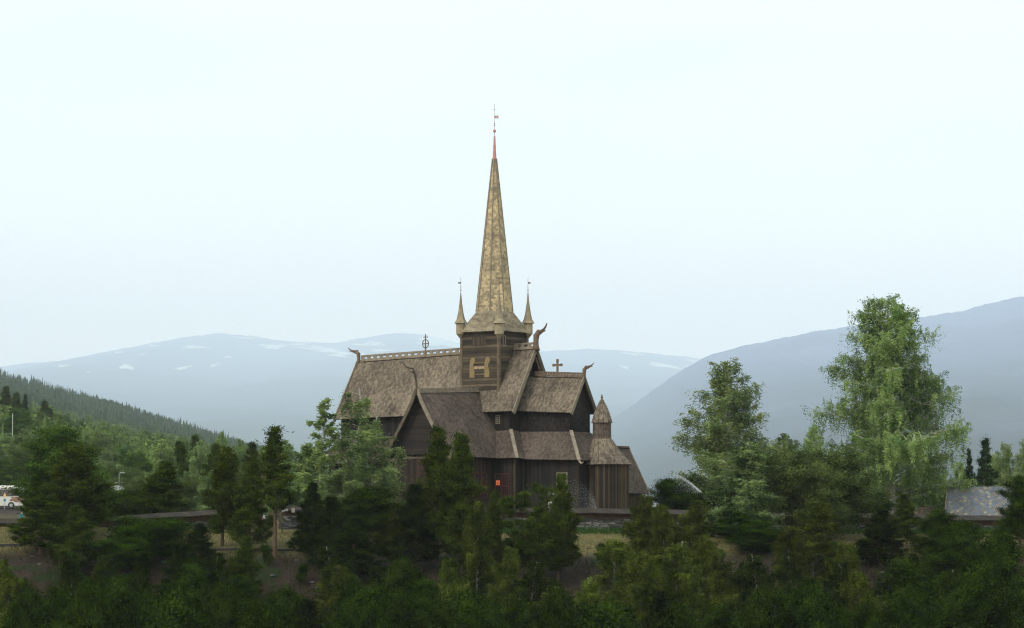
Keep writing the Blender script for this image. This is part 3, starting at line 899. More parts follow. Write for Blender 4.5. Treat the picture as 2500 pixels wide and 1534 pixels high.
for q in (((-0.95, -TW - 0.045, zs), (0.0, -TW - 0.002, zt)), ((0.02, -TW - 0.045, zs), (0.75, -TW - 0.002, zt)), ((TW + 0.002, 1.35, zs), (TW + 0.045, 1.95, zt)), ((TW + 0.002, -1.75, zs), (TW + 0.04, -1.45, zt))):
    mb = MB(); mb.box(*q); part(mb, 'belfry_shutter', M_shut, tower)
mb = MB()
mb.box((TW + 0.003, -1.82, zs - 0.1), (TW + 0.06, -1.75, zt + 0.1)); mb.box((TW + 0.003, -1.42, zs - 0.1), (TW + 0.06, -1.33, zt + 0.1)); mb.box((TW + 0.003, -1.749, zt), (TW + 0.055, -1.421, zt + 0.1)); mb.box((TW + 0.003, -1.749, zs - 0.1), (TW + 0.055, -1.421, zs))
part(mb, 'slit_frame', M_board, tower)
mb = MB()
zs, zt = HZ(922, 0, -TW), HZ(873, 0, -TW)
for e0, w_, flip in ((-1.20, 0.62, 1), (0.62, 0.62, 1)):
    w2 = w_
    prof = [(e0, zs), (e0 + w2 * 0.95, zs), (e0 + w2 * 0.95, zs + (zt - zs) * 0.32), (e0 + w2 * 0.72, zs + (zt - zs) * 0.5), (e0 + w2 * 0.72, zs + (zt - zs) * 0.66), (e0 + w2, zs + (zt - zs) * 0.74), (e0 + w2 * 1.02, zt - 0.12), (e0 + w2 * 0.75, zt), (e0 + w2 * 0.4, zt), (e0 + w2 * 0.12, zt - 0.22), (e0, zt - 0.6)]
    mb = MB(); mb.prism([(a, -TW - 0.003, b) for a, b in prof][::-1], (0, -0.07, 0))
    part(mb, 'sound_hatch_board', M_tan, tower)
mb = MB()
M_cross = simple('worn crossing planks', (0.34, 0.25, 0.14), (0.17, 0.12, 0.08), 3)
for v0, v1, tt in ((0.42, 0.56, 1.0), (0.70, 0.78, 0.5), (0.12, 0.2, 0.45)):
    mb = MB(); mb.box((-0.75, -TW - 0.03, zs + (zt - zs) * v0), (0.62, -TW - 0.002, zs + (zt - zs) * v1), tt)
    part(mb, 'cross_plank', M_cross, tower)
mb = MB(); mb.box((-TW - 0.12, -TW - 0.12, TZ), (TW + 0.12, TW + 0.12, TZ + 0.16))
part(mb, 'cornice', M_board_dk, tower)

# skirt roof from the square tower to the eight-sided spire
SK = TZ + 0.12; OZ = HZ(762, 0, 0); OR = 1.85; EV = 2.62
oc = [(OR * math.cos(R(22.5 + 45 * k)), OR * math.sin(R(22.5 + 45 * k)), OZ) for k in range(8)]   # k=0 is +x face's upper corner
mb = MB(); cs = [(EV, EV, SK), (-EV, EV, SK), (-EV, -EV, SK), (EV, -EV, SK)]


def kink(p, q, s, sag):  # slightly concave faces: two bands
    p = Vector(p); q = Vector(q); r = p.lerp(q, s); r.z -= sag; return r


def band(mb, A, B, C, D, sd):
    "concave roof face in two bands"
    a2, b2 = kink(A, D, 0.45, 0.16), kink(B, C, 0.45, 0.16)
    for q_, sdd in (((A, B, b2, a2), sd), ((a2, b2, C, D), sd + 1)):
        shingles(mb, *q_, seed=sdd, row=0.24, w=0.5, tip=0.06, lift=0.03)
        slab(mb, q_, 0.05)


band(mb, cs[3], cs[0], oc[0], oc[7], 70); band(mb, cs[0], cs[1], oc[2], oc[1], 72)
band(mb, cs[1], cs[2], oc[4], oc[3], 74); band(mb, cs[2], cs[3], oc[6], oc[5], 76)
for k, (i, j, c_) in enumerate(((0, 1, 0), (2, 3, 1), (4, 5, 2), (6, 7, 3))):
    c0 = Vector(cs[c_]); a2 = kink(c0, oc[i], 0.45, 0.16); b2 = kink(c0, oc[j], 0.45, 0.16)
    mb.mesh([c0, a2, b2], [(0, 1, 2)], 0.6)
    mb.mesh([a2, Vector(oc[i]), Vector(oc[j]), b2], [(0, 1, 2, 3)], 0.5)
    shingles(mb, a2, b2, oc[j], oc[i], seed=80 + k, row=0.24, w=0.5, tip=0.06, lift=0.03)
part(mb, 'spire_skirt', [M_skirt, M_skirt])
SZ = HZ(388, 0, 0); SR = 0.20
mb = MB()
top = [(SR * math.cos(R(22.5 + 45 * k)), SR * math.sin(R(22.5 + 45 * k)), SZ) for k in range(8)]
for k in range(8):
    A, B = oc[k - 1], oc[k]; C, D = top[k], top[k - 1]
    shingles(mb, A, B, C, D, seed=90 + k, row=0.20, w=0.30, tip=0.05, lift=0.03)
    slab(mb, [A, B, C, D], 0.04, 1)
spire = part(mb, 'spire', [M_spire, M_deck])
mb = MB()
for k in range(8):
    a = Vector(oc[k]); b = Vector(top[k]); o_ = Vector((a.x, a.y, 0)).normalized() * 0.03
    mb.beam(a + o_, b + o_, 0.10, 0.07, up=o_)
part(mb, 'arris_batten', M_board, spire)
SZ2 = HZ(331, 0, 0)
mb = MB(); mb.lathe((0, 0, 0), [(SR + 0.05, SZ - 0.1), (SR - 0.01, SZ + 0.1), (0.14, SZ + (SZ2 - SZ) * 0.4), (0.12, SZ + (SZ2 - SZ) * 0.6), (0.09, SZ2 - 0.12), (0.05, SZ2)], 8)
part(mb, 'copper_cap', M_copper, spire)
mb = MB()
mb.lathe((0, 0, HZ(320, 0, 0)), [(0.03, -0.17), (0.12, -0.11), (0.155, 0), (0.12, 0.11), (0.03, 0.17)], 12)
part(mb, 'spire_ball', M_copper, spire)
for yy in (306, 301):
    mb = MB(); mb.lathe((0, 0, HZ(yy, 0, 0)), [(0.02, -0.05), (0.11, 0), (0.02, 0.05)], 10); part(mb, 'spire_ring', M_copper, spire)


def vane(parent, c, z0, z1, s, flag=1, zf=None, cross=True, mat=M_copper):
    mb = MB(); x, y = c
    mb.tube([(x, y, z0), (x, y, z1)], [0.028 * s ** 0.5, 0.02 * s ** 0.5], 5)
    u = Vector((cA, sA, 0)) * flag          # swings square to the camera
    if cross:
        zz = z0 + (z1 - z0) * 0.82; mb.beam(Vector((x, y, zz)) - u * 0.22 * s, Vector((x, y, zz)) + u * 0.22 * s, 0.03, 0.03)
        mb.beam(Vector((x, y, z1 - 0.05)) - u * 0.07 * s, Vector((x, y, z1 - 0.05)) + u * 0.07 * s, 0.02, 0.02)
    zf = zf or z0 + (z1 - z0) * 0.6
    b = Vector((x, y, zf)); h = 0.28 * s; L = 0.45 * s; up = Vector((0, 0, 1)); sd = u.cross(up) * 0.01
    hx0, hx1 = 0.36 * L, 0.58 * L
    for a0, a1, v0, v1 in ((0.0, hx0, -h / 2, h / 2), (hx0, hx1, -h / 2, -h * 0.12), (hx0, hx1, h * 0.12, h / 2)):
        mb.prism([b + u * a0 + up * v0 - sd, b + u * a1 + up * v0 - sd, b + u * a1 + up * v1 - sd, b + u * a0 + up * v1 - sd], sd * 2)
    for sg in (-1, 1):
        mb.prism([b + u * hx1 - sd, b + u * hx1 + up * (sg * h / 2) - sd, b + u * L * 1.05 + up * (sg * h / 2) - sd, b + u * L * 0.8 - sd], sd * 2)
    return part(mb, 'weather_vane', mat, parent)


vane(spire, (0, 0), SZ2 - 0.1, HZ(254, 0, 0), 0.95, 1, HZ(286, 0, 0))

# four little corner turrets
for sx, sy, dy in ((-1, -1, 0), (1, -1, 0), (1, 1, 0), (-1, 1, 0)):
    x, y = sx * TW, sy * TW
    b0, b1, tp, vt = HZ(816, x, y), HZ(788, x, y), HZ(712, x, y), HZ(678, x, y)
    mb = MB(); mb.lathe((x, y, 0), [(0.12, b0 - 0.4), (0.40, b0 - 0.05), (0.47, b0), (0.47, b1)], 8, rot=R(22.5))
    tr = part(mb, 'corner_turret', M_skirt)
    for f_ in tr.data.polygons: pass
    mb = MB()
    prof = [(0.66, b1 - 0.08), (0.42, b1 + 0.35), (0.27, b1 + 1.0), (0.13, b1 + 2.0), (0.03, tp)]
    for (r0, h0), (r1, h1) in zip(prof, prof[1:]):
        for k in range(8):
            an = [R(22.5 + 45 * (k - 1)), R(22.5 + 45 * k)]
            A, B = [(x + r0 * math.cos(a), y + r0 * math.sin(a), h0) for a in an]; D, C = [(x + r1 * math.cos(a), y + r1 * math.sin(a), h1) for a in an]
            mb.poly([A, B, C, D], rnd.uniform(0.35, 0.8))
    mb.poly([(x + 0.66 * math.cos(R(22.5 - 45 * k)), y + 0.66 * math.sin(R(22.5 - 45 * k)), b1 - 0.08) for k in range(8)], 0.3)
    part(mb, 'spirelet', M_skirt, tr)
    for q, rr in ((0.12, 0.09), (0.35, 0.06), (0.55, 0.05)):
        mb = MB(); mb.lathe((x, y, tp + q), [(0.01, -rr), (rr, 0), (0.01, rr)], 8); part(mb, 'turret_ball', M_copper, tr)
    vane(tr, (x, y), tp - 0.2, vt, 0.6, -1 if (sx, sy) == (-1, -1) else 1, tp + 0.85, False, M_iron)

# --- apse with its round turret
AE = 13.5; z0 = HZ(1131, AE, -1.5); z1 = HZ(1072, 12.8, 0); z2 = HZ(1031, 12.8, 0); z3 = HZ(974, 12.75, 0)
mb = MB(); mb.lathe((AE, 0, 0), [(1.98, 0), (1.98, z0 + 0.15)], 28)
part(mb, 'apse_wall', M_apse)


def cone(mb, c0, r0, h0, c1, r1, h1, n, seed, **kw):
    for k in range(n):
        an = [2 * math.pi * (k - 0.5) / n, 2 * math.pi * (k + 0.5) / n]
        A, B = [(c0[0] + r0 * math.cos(a), c0[1] + r0 * math.sin(a), h0) for a in an]
        D, C = [(c1[0] + r1 * math.cos(a), c1[1] + r1 * math.sin(a), h1) for a in an]
        shingles(mb, A, B, C, D, seed=seed + k, **kw); mb.poly([A, B, C, D], 0.2, 1)


mb = MB(); hm = z0 + (z1 - z0) * 0.45
cone(mb, (AE, 0), 2.28, z0 - 0.12, (AE - 0.35, 0), 1.52, hm, 16, 100, w=0.24)
cone(mb, (AE - 0.35, 0), 1.52, hm, (AE - 0.7, 0), 0.90, z1, 16, 130, w=0.24)
mb.lathe((AE, 0, 0), [(2.2, z0 - 0.14), (2.2, z0 - 0.10)], 24, m=1)
part(mb, 'apse_roof', [M_roof, M_deck])
mb = MB(); cone(mb, (AE - 0.7, 0), 0.87, z1 - 0.05, (AE - 0.7, 0), 0.85, z2 + 0.1, 12, 160, w=0.23, row=0.3)
part(mb, 'turret_drum', [M_roof_low, M_deck])
mb = MB(); prof = [(1.0, z2 - 0.05), (0.76, z2 + 0.75), (0.46, z2 + 1.5), (0.07, z3)]
for i, ((r0, h0), (r1, h1)) in enumerate(zip(prof, prof[1:])): cone(mb, (AE - 0.7, 0), r0, h0, (AE - 0.7, 0), r1, h1, 12, 180 + 20 * i, w=0.24)
mb.lathe((AE - 0.7, 0, 0), [(0.93, z2 - 0.07), (0.93, z2 - 0.03)], 16, m=1)
tc_ = part(mb, 'turret_cone', [M_roof, M_deck])
mb = MB(); mb.lathe((AE - 0.7, 0, z3), [(0.10, -0.15), (0.07, 0.02), (0.13, 0.12), (0.09, 0.22), (0.05, 0.26), (0.08, 0.33), (0.02, 0.42)], 8)
part(mb, 'finial', M_carve, tc_)

# --- sacristy behind the apse
sr, sq0, sq1 = 10.0, 3.4, 8.35
rz, ez = HZ(1094, sr, sq1), HZ(1205, sr + 2.45, sq1)
mb = MB()
roof_face(mb, (sr + 2.45, sq0, ez), (sr + 2.45, sq1, ez), (sr, sq1, rz), (sr, sq0, rz), seed=230)
roof_face(mb, (sr - 2.45, sq1, ez), (sr - 2.45, sq0, ez), (sr, sq0, rz), (sr, sq1, rz), seed=231)
sac = part(mb, 'sacristy_roof', [M_roof_low, M_deck])
mb = MB(); mb.beam((sr, sq0, rz + 0.08), (sr, sq1 + 0.1, rz + 0.08), 0.36, 0.16); mb.beam((sr - 0.1, sq1 + 0.07, rz - 0.25), (sr + 0.25, sq1 + 0.07, rz - 0.25), 0.1, 0.5)
part(mb, 'ridge_cap', M_roof_low, sac)
verge(sac, [(sr + 2.5, sq1 + 0.06, ez - 0.1), (sr, sq1 + 0.06, rz + 0.02)], 0.1, 0.3)
mb = MB(); mb.box((sr - 1.95, sq0, 0), (sr + 1.95, sq1 - 0.4, ez + 0.55))
mb.prism([(sr - 1.95, sq1 - 0.6, ez + 0.55), (sr + 1.95, sq1 - 0.6, ez + 0.55), (sr, sq1 - 0.6, rz - 0.3)], (0, 0.2, 0))
part(mb, 'sacristy_wall', M_wall_red)
window((sr + 1.952, 5.2, 1.25), (0, 1, 0), 1.2, 1.0, 3, 3, False)

# ------------------------------------------------------------------ churchyard stone wall with its board roof
m, t, o = nodes('dry stone')
v_ = mapping(t, (1.15, 1.15, 4.6))
nzv = t.nodes.new('ShaderNodeTexNoise'); nzv.inputs['Scale'].default_value = 1.3; t.links.new(v_, nzv.inputs['Vector'])
vm = t.nodes.new('ShaderNodeVectorMath'); vm.operation = 'MULTIPLY_ADD'
t.links.new(nzv.outputs['Color'], vm.inputs[0]); vm.inputs[1].default_value = (0.5, 0.5, 0.5); t.links.new(v_, vm.inputs[2])
vo = t.nodes.new('ShaderNodeTexVoronoi'); vo.feature = 'DISTANCE_TO_EDGE'; vo.inputs['Scale'].default_value = 1.25; t.links.new(vm.outputs[0], vo.inputs['Vector'])
vc = t.nodes.new('ShaderNodeTexVoronoi'); vc.inputs['Scale'].default_value = 1.25; t.links.new(vm.outputs[0], vc.inputs['Vector'])
sp = t.nodes.new('ShaderNodeSeparateColor'); t.links.new(vc.outputs['Color'], sp.inputs[0])
col = ramp(t, sp.outputs[0], [(0.1, (0.035, 0.033, 0.031)), (0.5, (0.085, 0.080, 0.072)), (0.9, (0.155, 0.145, 0.13))])
gap = mth(t, 'MINIMUM', mth(t, 'MULTIPLY', vo.outputs['Distance'], 11.0), 1.0)
fn = noise(t, mapping(t, (1, 1, 1)), 5, 5, 0.7)
col = mulcol(t, col, mth(t, 'MULTIPLY', mth(t, 'ADD', mth(t, 'MULTIPLY', gap, 0.9), 0.1), mth(t, 'ADD', fn, 0.5)))
finish(t, o, col, 0.9, mth(t, 'ADD', gap, mth(t, 'MULTIPLY', fn, 0.3)), 0.9, 0.12)
M_stone = m
M_cap = planks('board roof of the wall', (0.036, 0.026, 0.019), (0.018, 0.013, 0.010), 0.5, 'h')


def wall_run(pts, label, group=None):
    "pts: (px, top row, base row, distance)"
    root_p = at(pts[0][0], pts[0][2], pts[0][3])
    root = thing('churchyard_wall', label, 'stone wall', (root_p.x, root_p.y, root_p.z), 0, group)
    P = []
    for a, b in zip(pts, pts[1:]):
        n = max(1, int(abs(b[0] - a[0]) / 50))
        for k in range(n): P.append([a[i] + (b[i] - a[i]) * k / n for i in range(4)])
    P.append(list(pts[-1]))
    for i_, q_ in enumerate(P[1:-1]): q_[1] += 0.9 * math.sin(i_ * 1.7) + 0.7 * math.sin(i_ * 0.63 + 1)
    mb = MB(); mc = MB(); mbm = MB()
    rs = random.Random(3)
    for a, b in zip(P, P[1:]):
        t0, t1 = at(a[0], a[1], a[3]), at(b[0], b[1], b[3])
        b0, b1 = at(a[0], a[2], a[3]), at(b[0], b[2], b[3])
        d = (t1 - t0); d.z = 0; d.normalize(); nrm = Vector((-d.y, d.x, 0))      # away from the camera
        if nrm.y < 0: nrm = -nrm
        dz = Vector((0, 0, 1))
        cp = 0.42
        # battered stone body; its foot goes below the turf
        s0 = [b0 - dz * 0.5 - nrm * 0.12, b0 - dz * 0.5 + nrm * 1.0, t0 + nrm * 0.85 - dz * (cp + 0.5), t0 - dz * (cp + 0.5)]
        s1 = [b1 - dz * 0.5 - nrm * 0.12, b1 - dz * 0.5 + nrm * 1.0, t1 + nrm * 0.85 - dz * (cp + 0.5), t1 - dz * (cp + 0.5)]
        mb.mesh(s0 + s1, [(0, 4, 7, 3), (3, 7, 6, 2), (2, 6, 5, 1), (0, 3, 2, 1), (4, 5, 6, 7)])
        # recessed timber frame under the little roof
        f0, f1 = t0 + nrm * 0.12 - dz * (cp + 0.5), t1 + nrm * 0.12 - dz * (cp + 0.5)
        mbm.mesh([f0, f1, f1 + nrm * 0.6, f0 + nrm * 0.6, f0 + dz * 0.55, f1 + dz * 0.55, f1 + nrm * 0.6 + dz * 0.55, f0 + nrm * 0.6 + dz * 0.55],
                 [(0, 1, 5, 4), (2, 3, 7, 6), (4, 5, 6, 7)])
        # two board slopes
        e0, e1 = t0 - nrm * 0.42 - dz * cp, t1 - nrm * 0.42 - dz * cp
        r0_, r1_ = t0 + nrm * 0.42, t1 + nrm * 0.42
        h0_, h1_ = t0 + nrm * 1.26 - dz * cp, t1 + nrm * 1.26 - dz * cp
        dn = dz * -0.07
        mc.mesh([e0, e1, r1_, r0_, h1_, h0_, e0 + dn, e1 + dn, h1_ + dn, h0_ + dn], [(0, 1, 2, 3), (3, 2, 4, 5), (6, 7, 1, 0), (5, 4, 8, 9), (7, 6, 9, 8)])
        for k in range(int((t1 - t0).length / 0.9)):     # battens and little brackets under the eave
            q = e0.lerp(e1, (k + 0.5) / max(1, int((t1 - t0).length / 0.9)))
            mbm.beam(q + dn + nrm * 0.06 - dz * 0.03, q + dn + nrm * 0.5 - dz * 0.06, 0.09, 0.08)
    sh = tuple(root_p)
    mb.build('stone_face', M_stone, root, sh)
    mbm.build('timber_frame', simple('wall frame timber', (0.085, 0.045, 0.028), (0.04, 0.024, 0.016), 2), root, sh)
    mc.build('board_roof', M_cap, root, sh)
    return root


wall_run([(-420, 1284, 1298, 258.5), (0, 1267, 1293, 257.6), (115, 1263, 1292, 257.5), (300, 1258, 1293, 257.4), (470, 1249, 1292, 257.3), (566, 1241, 1292, 257.2)],
         'low end of the churchyard wall running left from the gate', 'churchyard wall')
wall_run([(690, 1234, 1291, 258), (900, 1234, 1291, 257.5), (1100, 1236, 1293, 257), (1400, 1241, 1296, 257), (1550, 1243, 1304, 257), (1860, 1250, 1313, 257.1), (2140, 1254, 1318, 257.2), (2297, 1256, 1318, 257.3), (2470, 1260, 1320, 257.3), (2900, 1266, 1322, 257.4)],
         'long stone churchyard wall with board roof in front of the church', 'churchyard wall')
# notices on the wall by the gate
wp = at(700, 1246, 257.7)
for k, (px_, py_, rr) in enumerate(((691.5, 1245.5, 0.15), (699.5, 1245, 0.13))):
    c = at(px_, py_, 257.55); mb = MB()
    mb.lathe((0, 0, 0), [(rr, -0.015), (rr, 0.015)], 18)
    mb.lathe((0, 0, 0.016), [(rr * 0.62, 0), (rr * 0.62, 0.002)], 18, m=1)
    ob = mb.build('round_sign', [flat('sign white', (0.36, 0.36, 0.33)), flat('sign grey', (0.16, 0.17, 0.17))])
    ob.location = c; ob.rotation_euler = (math.pi / 2, 0, 0)
    tag(ob, ('round white sign on the wall beside the gate, next to the tree trunk', 'round white sign on the wall, the one nearer the paper notice')[k], 'sign', 'signs on the churchyard wall')
c = at(716, 1246, 257.5); mb = MB(); mb.box((-0.15, -0.02, -0.2), (0.15, 0.02, 0.2)); mb.box((-0.11, -0.024, 0.06), (0.11, -0.0201, 0.15), 1, 1)
for k in range(3): mb.box((-0.11, -0.024, -0.13 + 0.055 * k), (0.09, -0.0201, -0.115 + 0.055 * k), 1, 1)
ob = mb.build('paper_notice', [flat('notice cream', (0.26, 0.22, 0.18)), flat('notice ink', (0.28, 0.24, 0.22))]); ob.location = c
tag(ob, 'small cream paper notice on the wall right of the round signs', 'notice')

# ------------------------------------------------------------------ vegetation
def diamond(c, u, v, a, b):
    "flat leaf diamonds: centre c, unit axes u, v, half sizes a, b"
    return np.stack([c - u * a, c - v * b, c + u * a, c + v * b], 1).reshape(-1, 3)


def unit(v): return v / np.maximum(np.linalg.norm(v, axis=-1, keepdims=True), 1e-9)


def grow(name, seed, H, R0, prof, kind, nl=46, t0=0.12, nsec=7, leaves=22000, lsize=0.16, wood=None, leafm=None, trunk_r=0.16, wob=0.25, up=0.7, droop=0.6, hang=1.0, leaders=1, spread=0.30):
    "a tree as an Empty with children trunk and crown; height H, crown radius R0 * prof(t)"
    rng = np.random.default_rng(seed)
    mb = MB()
    P = []; D = []; Wt = []
    for li in range(leaders):
        hh = H * (1 if li == 0 else rng.uniform(0.8, 0.95)); la = rng.uniform(0, 6.28); lo = 0 if li == 0 else R0 * rng.uniform(0.3, 0.5)
        ks = np.linspace(0, 1, 9)
        wx = np.cumsum(rng.normal(0, wob * 0.3, 9)) * ks; wy = np.cumsum(rng.normal(0, wob * 0.3, 9)) * ks
        tr = np.stack([wx + lo * math.cos(la) * ks ** 0.6, wy + lo * math.sin(la) * ks ** 0.6, hh * ks], -1)
        mb.tube([tuple(p) for p in tr], [trunk_r * (1.15 if k == 0 else 1) * (1 - 0.93 * k) / (1 if li == 0 else 1.5) + 0.015 for k in ks], 7)
        def tp(t_): return np.array([np.interp(t_, ks, tr[:, j]) for j in range(3)])
        n = nl // leaders
        for i in range(n):
            t_ = t0 + (0.985 - t0) * ((i + rng.random()) / n) ** 0.92
            b = tp(t_); az = i * 2.39996 + rng.normal(0, 0.5) + li * 1.3
            L = R0 * prof(t_) * rng.uniform(0.5, 1.22) * (0.75 if leaders > 1 else 1)
            L = max(L, 0.25)
            upk = up * (1.2 - 0.5 * (1 - t_)) + rng.normal(0, 0.12)
            d = np.array([math.cos(az), math.sin(az), upk]); d /= np.linalg.norm(d)
            s = np.linspace(0, 1, 7)[:, None]
            cur = np.zeros((7, 3))
            if kind in ('birch', 'broad'): cur[:, 2] = (-droop * L * (s[:, 0] ** 2.2))
            elif kind == 'pine': cur[:, 2] = 0.22 * L * s[:, 0] ** 2
            else: cur[:, 2] = -0.25 * L * s[:, 0] + 0.22 * L * s[:, 0] ** 2
            path = b + d * L * s + cur
            rb = max(0.02, trunk_r * 0.45 * (1 - t_ * 0.8) * min(1, L / R0 + 0.2))
            if L > 0.6: mb.tube([tuple(p) for p in path[::2]], [rb, rb * 0.7, rb * 0.45, rb * 0.15], 4, cap=False)
            k2 = max(2, int(nsec * L / R0 + 1.5))
            for j in range(k2):
                sj = rng.uniform(0.22, 1.0)
                q = np.array([np.interp(sj, s[:, 0], path[:, c]) for c in range(3)])
                side = rng.normal(0, 1, 3); side[2] = abs(side[2]) * 0.4 if kind != 'birch' else side[2] * 0.4
                side = side / np.linalg.norm(side) * 0.8 + d * 0.6
                side /= np.linalg.norm(side)
                l2 = L * rng.uniform(0.18, 0.45) * (1.15 - 0.6 * sj)
                e = q + side * l2
                if rng.random() < 0.5 and l2 > 0.4: mb.tube([tuple(q), tuple((q + e) / 2 + np.array([0, 0, 0.05])), tuple(e)], [rb * 0.35, rb * 0.25, 0.008], 3, cap=False)
                m_ = max(2, int(l2 / 0.16))
                fr = rng.random((m_, 1)) ** (0.35 if kind == 'pine' else 0.7)
                P.append(q + (e - q) * fr); D.append(np.repeat(side[None], m_, 0)); Wt.append(np.full(m_, rng.uniform(0.2, 1.0)))
            m_ = max(2, int(L / 0.22)); fr = rng.uniform(0.8 if kind == 'pine' else 0.45, 1.05, (m_, 1))
            P.append(np.stack([np.interp(fr[:, 0], s[:, 0], path[:, c]) for c in range(3)], -1)); D.append(np.repeat(d[None], m_, 0)); Wt.append(np.full(m_, rng.uniform(0.3, 1.0)))
    P = np.concatenate(P); D = np.concatenate(D); Wt = np.concatenate(Wt)
    idx = rng.integers(0, len(P), leaves)
    c = P[idx].copy(); dd = D[idx]; tn = Wt[idx]
    if kind == 'birch':
        # hanging strands: every seat gets its own strand length
        sl = rng.uniform(0.05, 1.0, len(P)) ** 1.3 * hang
        k = rng.random(leaves)
        hal = np.where(rng.random((leaves, 1)) < 0.12, 0.16, 0.07)
        c += rng.normal(0, 1, (leaves, 3)) * hal; c[:, 2] -= sl[idx] * k
        u = unit(rng.normal(0, 1, (leaves, 3))); a = rng.uniform(0.6, 1.2, leaves) * lsize; bb = a * 0.62
    elif kind == 'broad':
        c += rng.normal(0, 1, (leaves, 3)) * np.where(rng.random((leaves, 1)) < 0.15, spread * 1.7, spread * 0.8)
        u = unit(rng.normal(0, 1, (leaves, 3))); a = rng.uniform(0.6, 1.25, leaves) * lsize; bb = a * 0.7
    else:
        hal = np.where(rng.random((leaves, 1)) < 0.14, 0.26, 0.10 if kind == 'pine' else 0.07)
        c += rng.normal(0, 1, (leaves, 3)) * hal
        u = unit(rng.normal(0, 0.75, (leaves, 3)) + dd * 0.7 + np.array([0, 0, 0.75 if kind == 'pine' else -0.1])); a = rng.uniform(0.7, 1.3, leaves) * lsize * 1.5; bb = a * 0.26
        c += u * a[:, None] * 0.8
    rad = c * np.array([1, 1, 0]); rad = unit(rad)
    want = unit(rad * 0.9 + np.array([0, 0, 0.55]) + rng.normal(0, 0.6, (leaves, 3)))       # leaves face outwards and up
    if kind in ('birch', 'broad'): u = unit(np.cross(want, rng.normal(0, 1, (leaves, 3))))
    v = unit(np.cross(u, want))
    w3 = np.sin(c[:, 0] * 2.1 + 1.3 * np.sin(c[:, 2] * 1.7 + seed)) * np.sin(c[:, 1] * 2.3 + 1.1 * np.cos(c[:, 2] * 1.4)) * np.cos(c[:, 2] * 1.9 + c[:, 0])
    tint = np.clip(0.40 + 0.42 * w3 + (tn - 0.6) * 0.55 + (rng.random(leaves) - 0.5) * 0.4, 0, 1)
    keep = c[:, 2] > 0.15
    c, u, v, a, bb, tint = c[keep], u[keep], v[keep], a[keep], bb[keep], tint[keep]
    up_ = c[:, 2] > 0.35 * H
    sx, sy = float(np.median(c[up_, 0])), float(np.median(c[up_, 1]))
    c[:, 0] -= sx; c[:, 1] -= sy; mb.v = [(p[0] - sx, p[1] - sy, p[2]) for p in mb.v]
    VV = diamond(c, u, v, a[:, None], bb[:, None])
    root = bpy.data.objects.new(name, None); COL.objects.link(root); root.empty_display_size = 0.5
    mb.build('trunk', wood, root)
    npmesh('crown', VV, 4, leafm, tint, root)
    root['H'] = H
    w_ = np.percentile(np.abs(c[:, :2]), 96)
    return root, float(np.percentile(c[:, 2], 99.85)), w_


L_birch = leaf_mat('birch leaves', (0.33, 0.42, 0.13), (0.065, 0.120, 0.036), 0.34)
L_birch_dull = leaf_mat('dull birch leaves', (0.110, 0.132, 0.016), (0.013, 0.024, 0.003), 0.25)
L_birch_mid = leaf_mat('green birch leaves', (0.26, 0.34, 0.115), (0.055, 0.095, 0.034), 0.34)
L_birch_top = leaf_mat('light birch leaves', (0.34, 0.42, 0.145), (0.085, 0.14, 0.048), 0.36)
L_birch_dark = leaf_mat('shaded birch leaves', (0.040, 0.056, 0.007), (0.008, 0.015, 0.002), 0.2)  # darker copy of the birch leaves, shade put into the colour
L_broad = leaf_mat('broad leaves', (0.040, 0.068, 0.005), (0.004, 0.010, 0.001), 0.15)  # leaf colour darkened; the gloom of the lower slope is painted in
L_broad_far = leaf_mat('brighter broad leaves', (0.085, 0.14, 0.018), (0.018, 0.042, 0.008), 0.25)  # brighter copy of the broad leaves; the light difference is in the colour
L_broad_pale = leaf_mat('grey green leaves', (0.13, 0.17, 0.045), (0.026, 0.044, 0.013), 0.25)
L_pine = leaf_mat('pine needles', (0.080, 0.105, 0.012), (0.012, 0.023, 0.003), 0.2)
L_pine_dk = leaf_mat('dark pine needles', (0.034, 0.052, 0.006), (0.004, 0.009, 0.0012), 0.15)
L_spruce = leaf_mat('spruce needles', (0.035, 0.055, 0.016), (0.010, 0.020, 0.006), 0.1)

birch_prof = lambda t_: math.sin(math.pi * min(1, max(0, (t_ - 0.02))) ** 0.75) ** 0.8 * (1 - 0.25 * t_) + 0.08
cone2_prof = lambda t_: min(1.0, 1.12 * (1 - t_) ** 0.52) * (0.7 + 0.3 * min(1, t_ * 4)) + 0.03
egg_prof = lambda t_: min(1.0, 1.12 * (1 - t_) ** 0.46) * (0.7 + 0.3 * min(1, t_ * 4)) + 0.03
wide_prof = lambda t_: (1 - t_) ** 0.62 * (0.55 + 0.45 * min(1, t_ * 5)) + 0.06
cone_prof = lambda t_: (1 - t_) ** 0.85 + 0.04
pine_prof = lambda t_: (0.6 + 0.6 * min(1, t_ * 2.2)) * (1 - t_) ** 0.95 + 0.03
round_prof = lambda t_: math.sqrt(max(0, 1 - ((t_ - 0.5) / 0.53) ** 2)) + 0.05
col_prof = lambda t_: (0.8 + 0.2 * math.sin(t_ * 9)) * (1 - t_ ** 5) ** 0.8

PROTO = {}


def proto(key, *a, **k):
    PROTO[key] = grow(*a, **k)


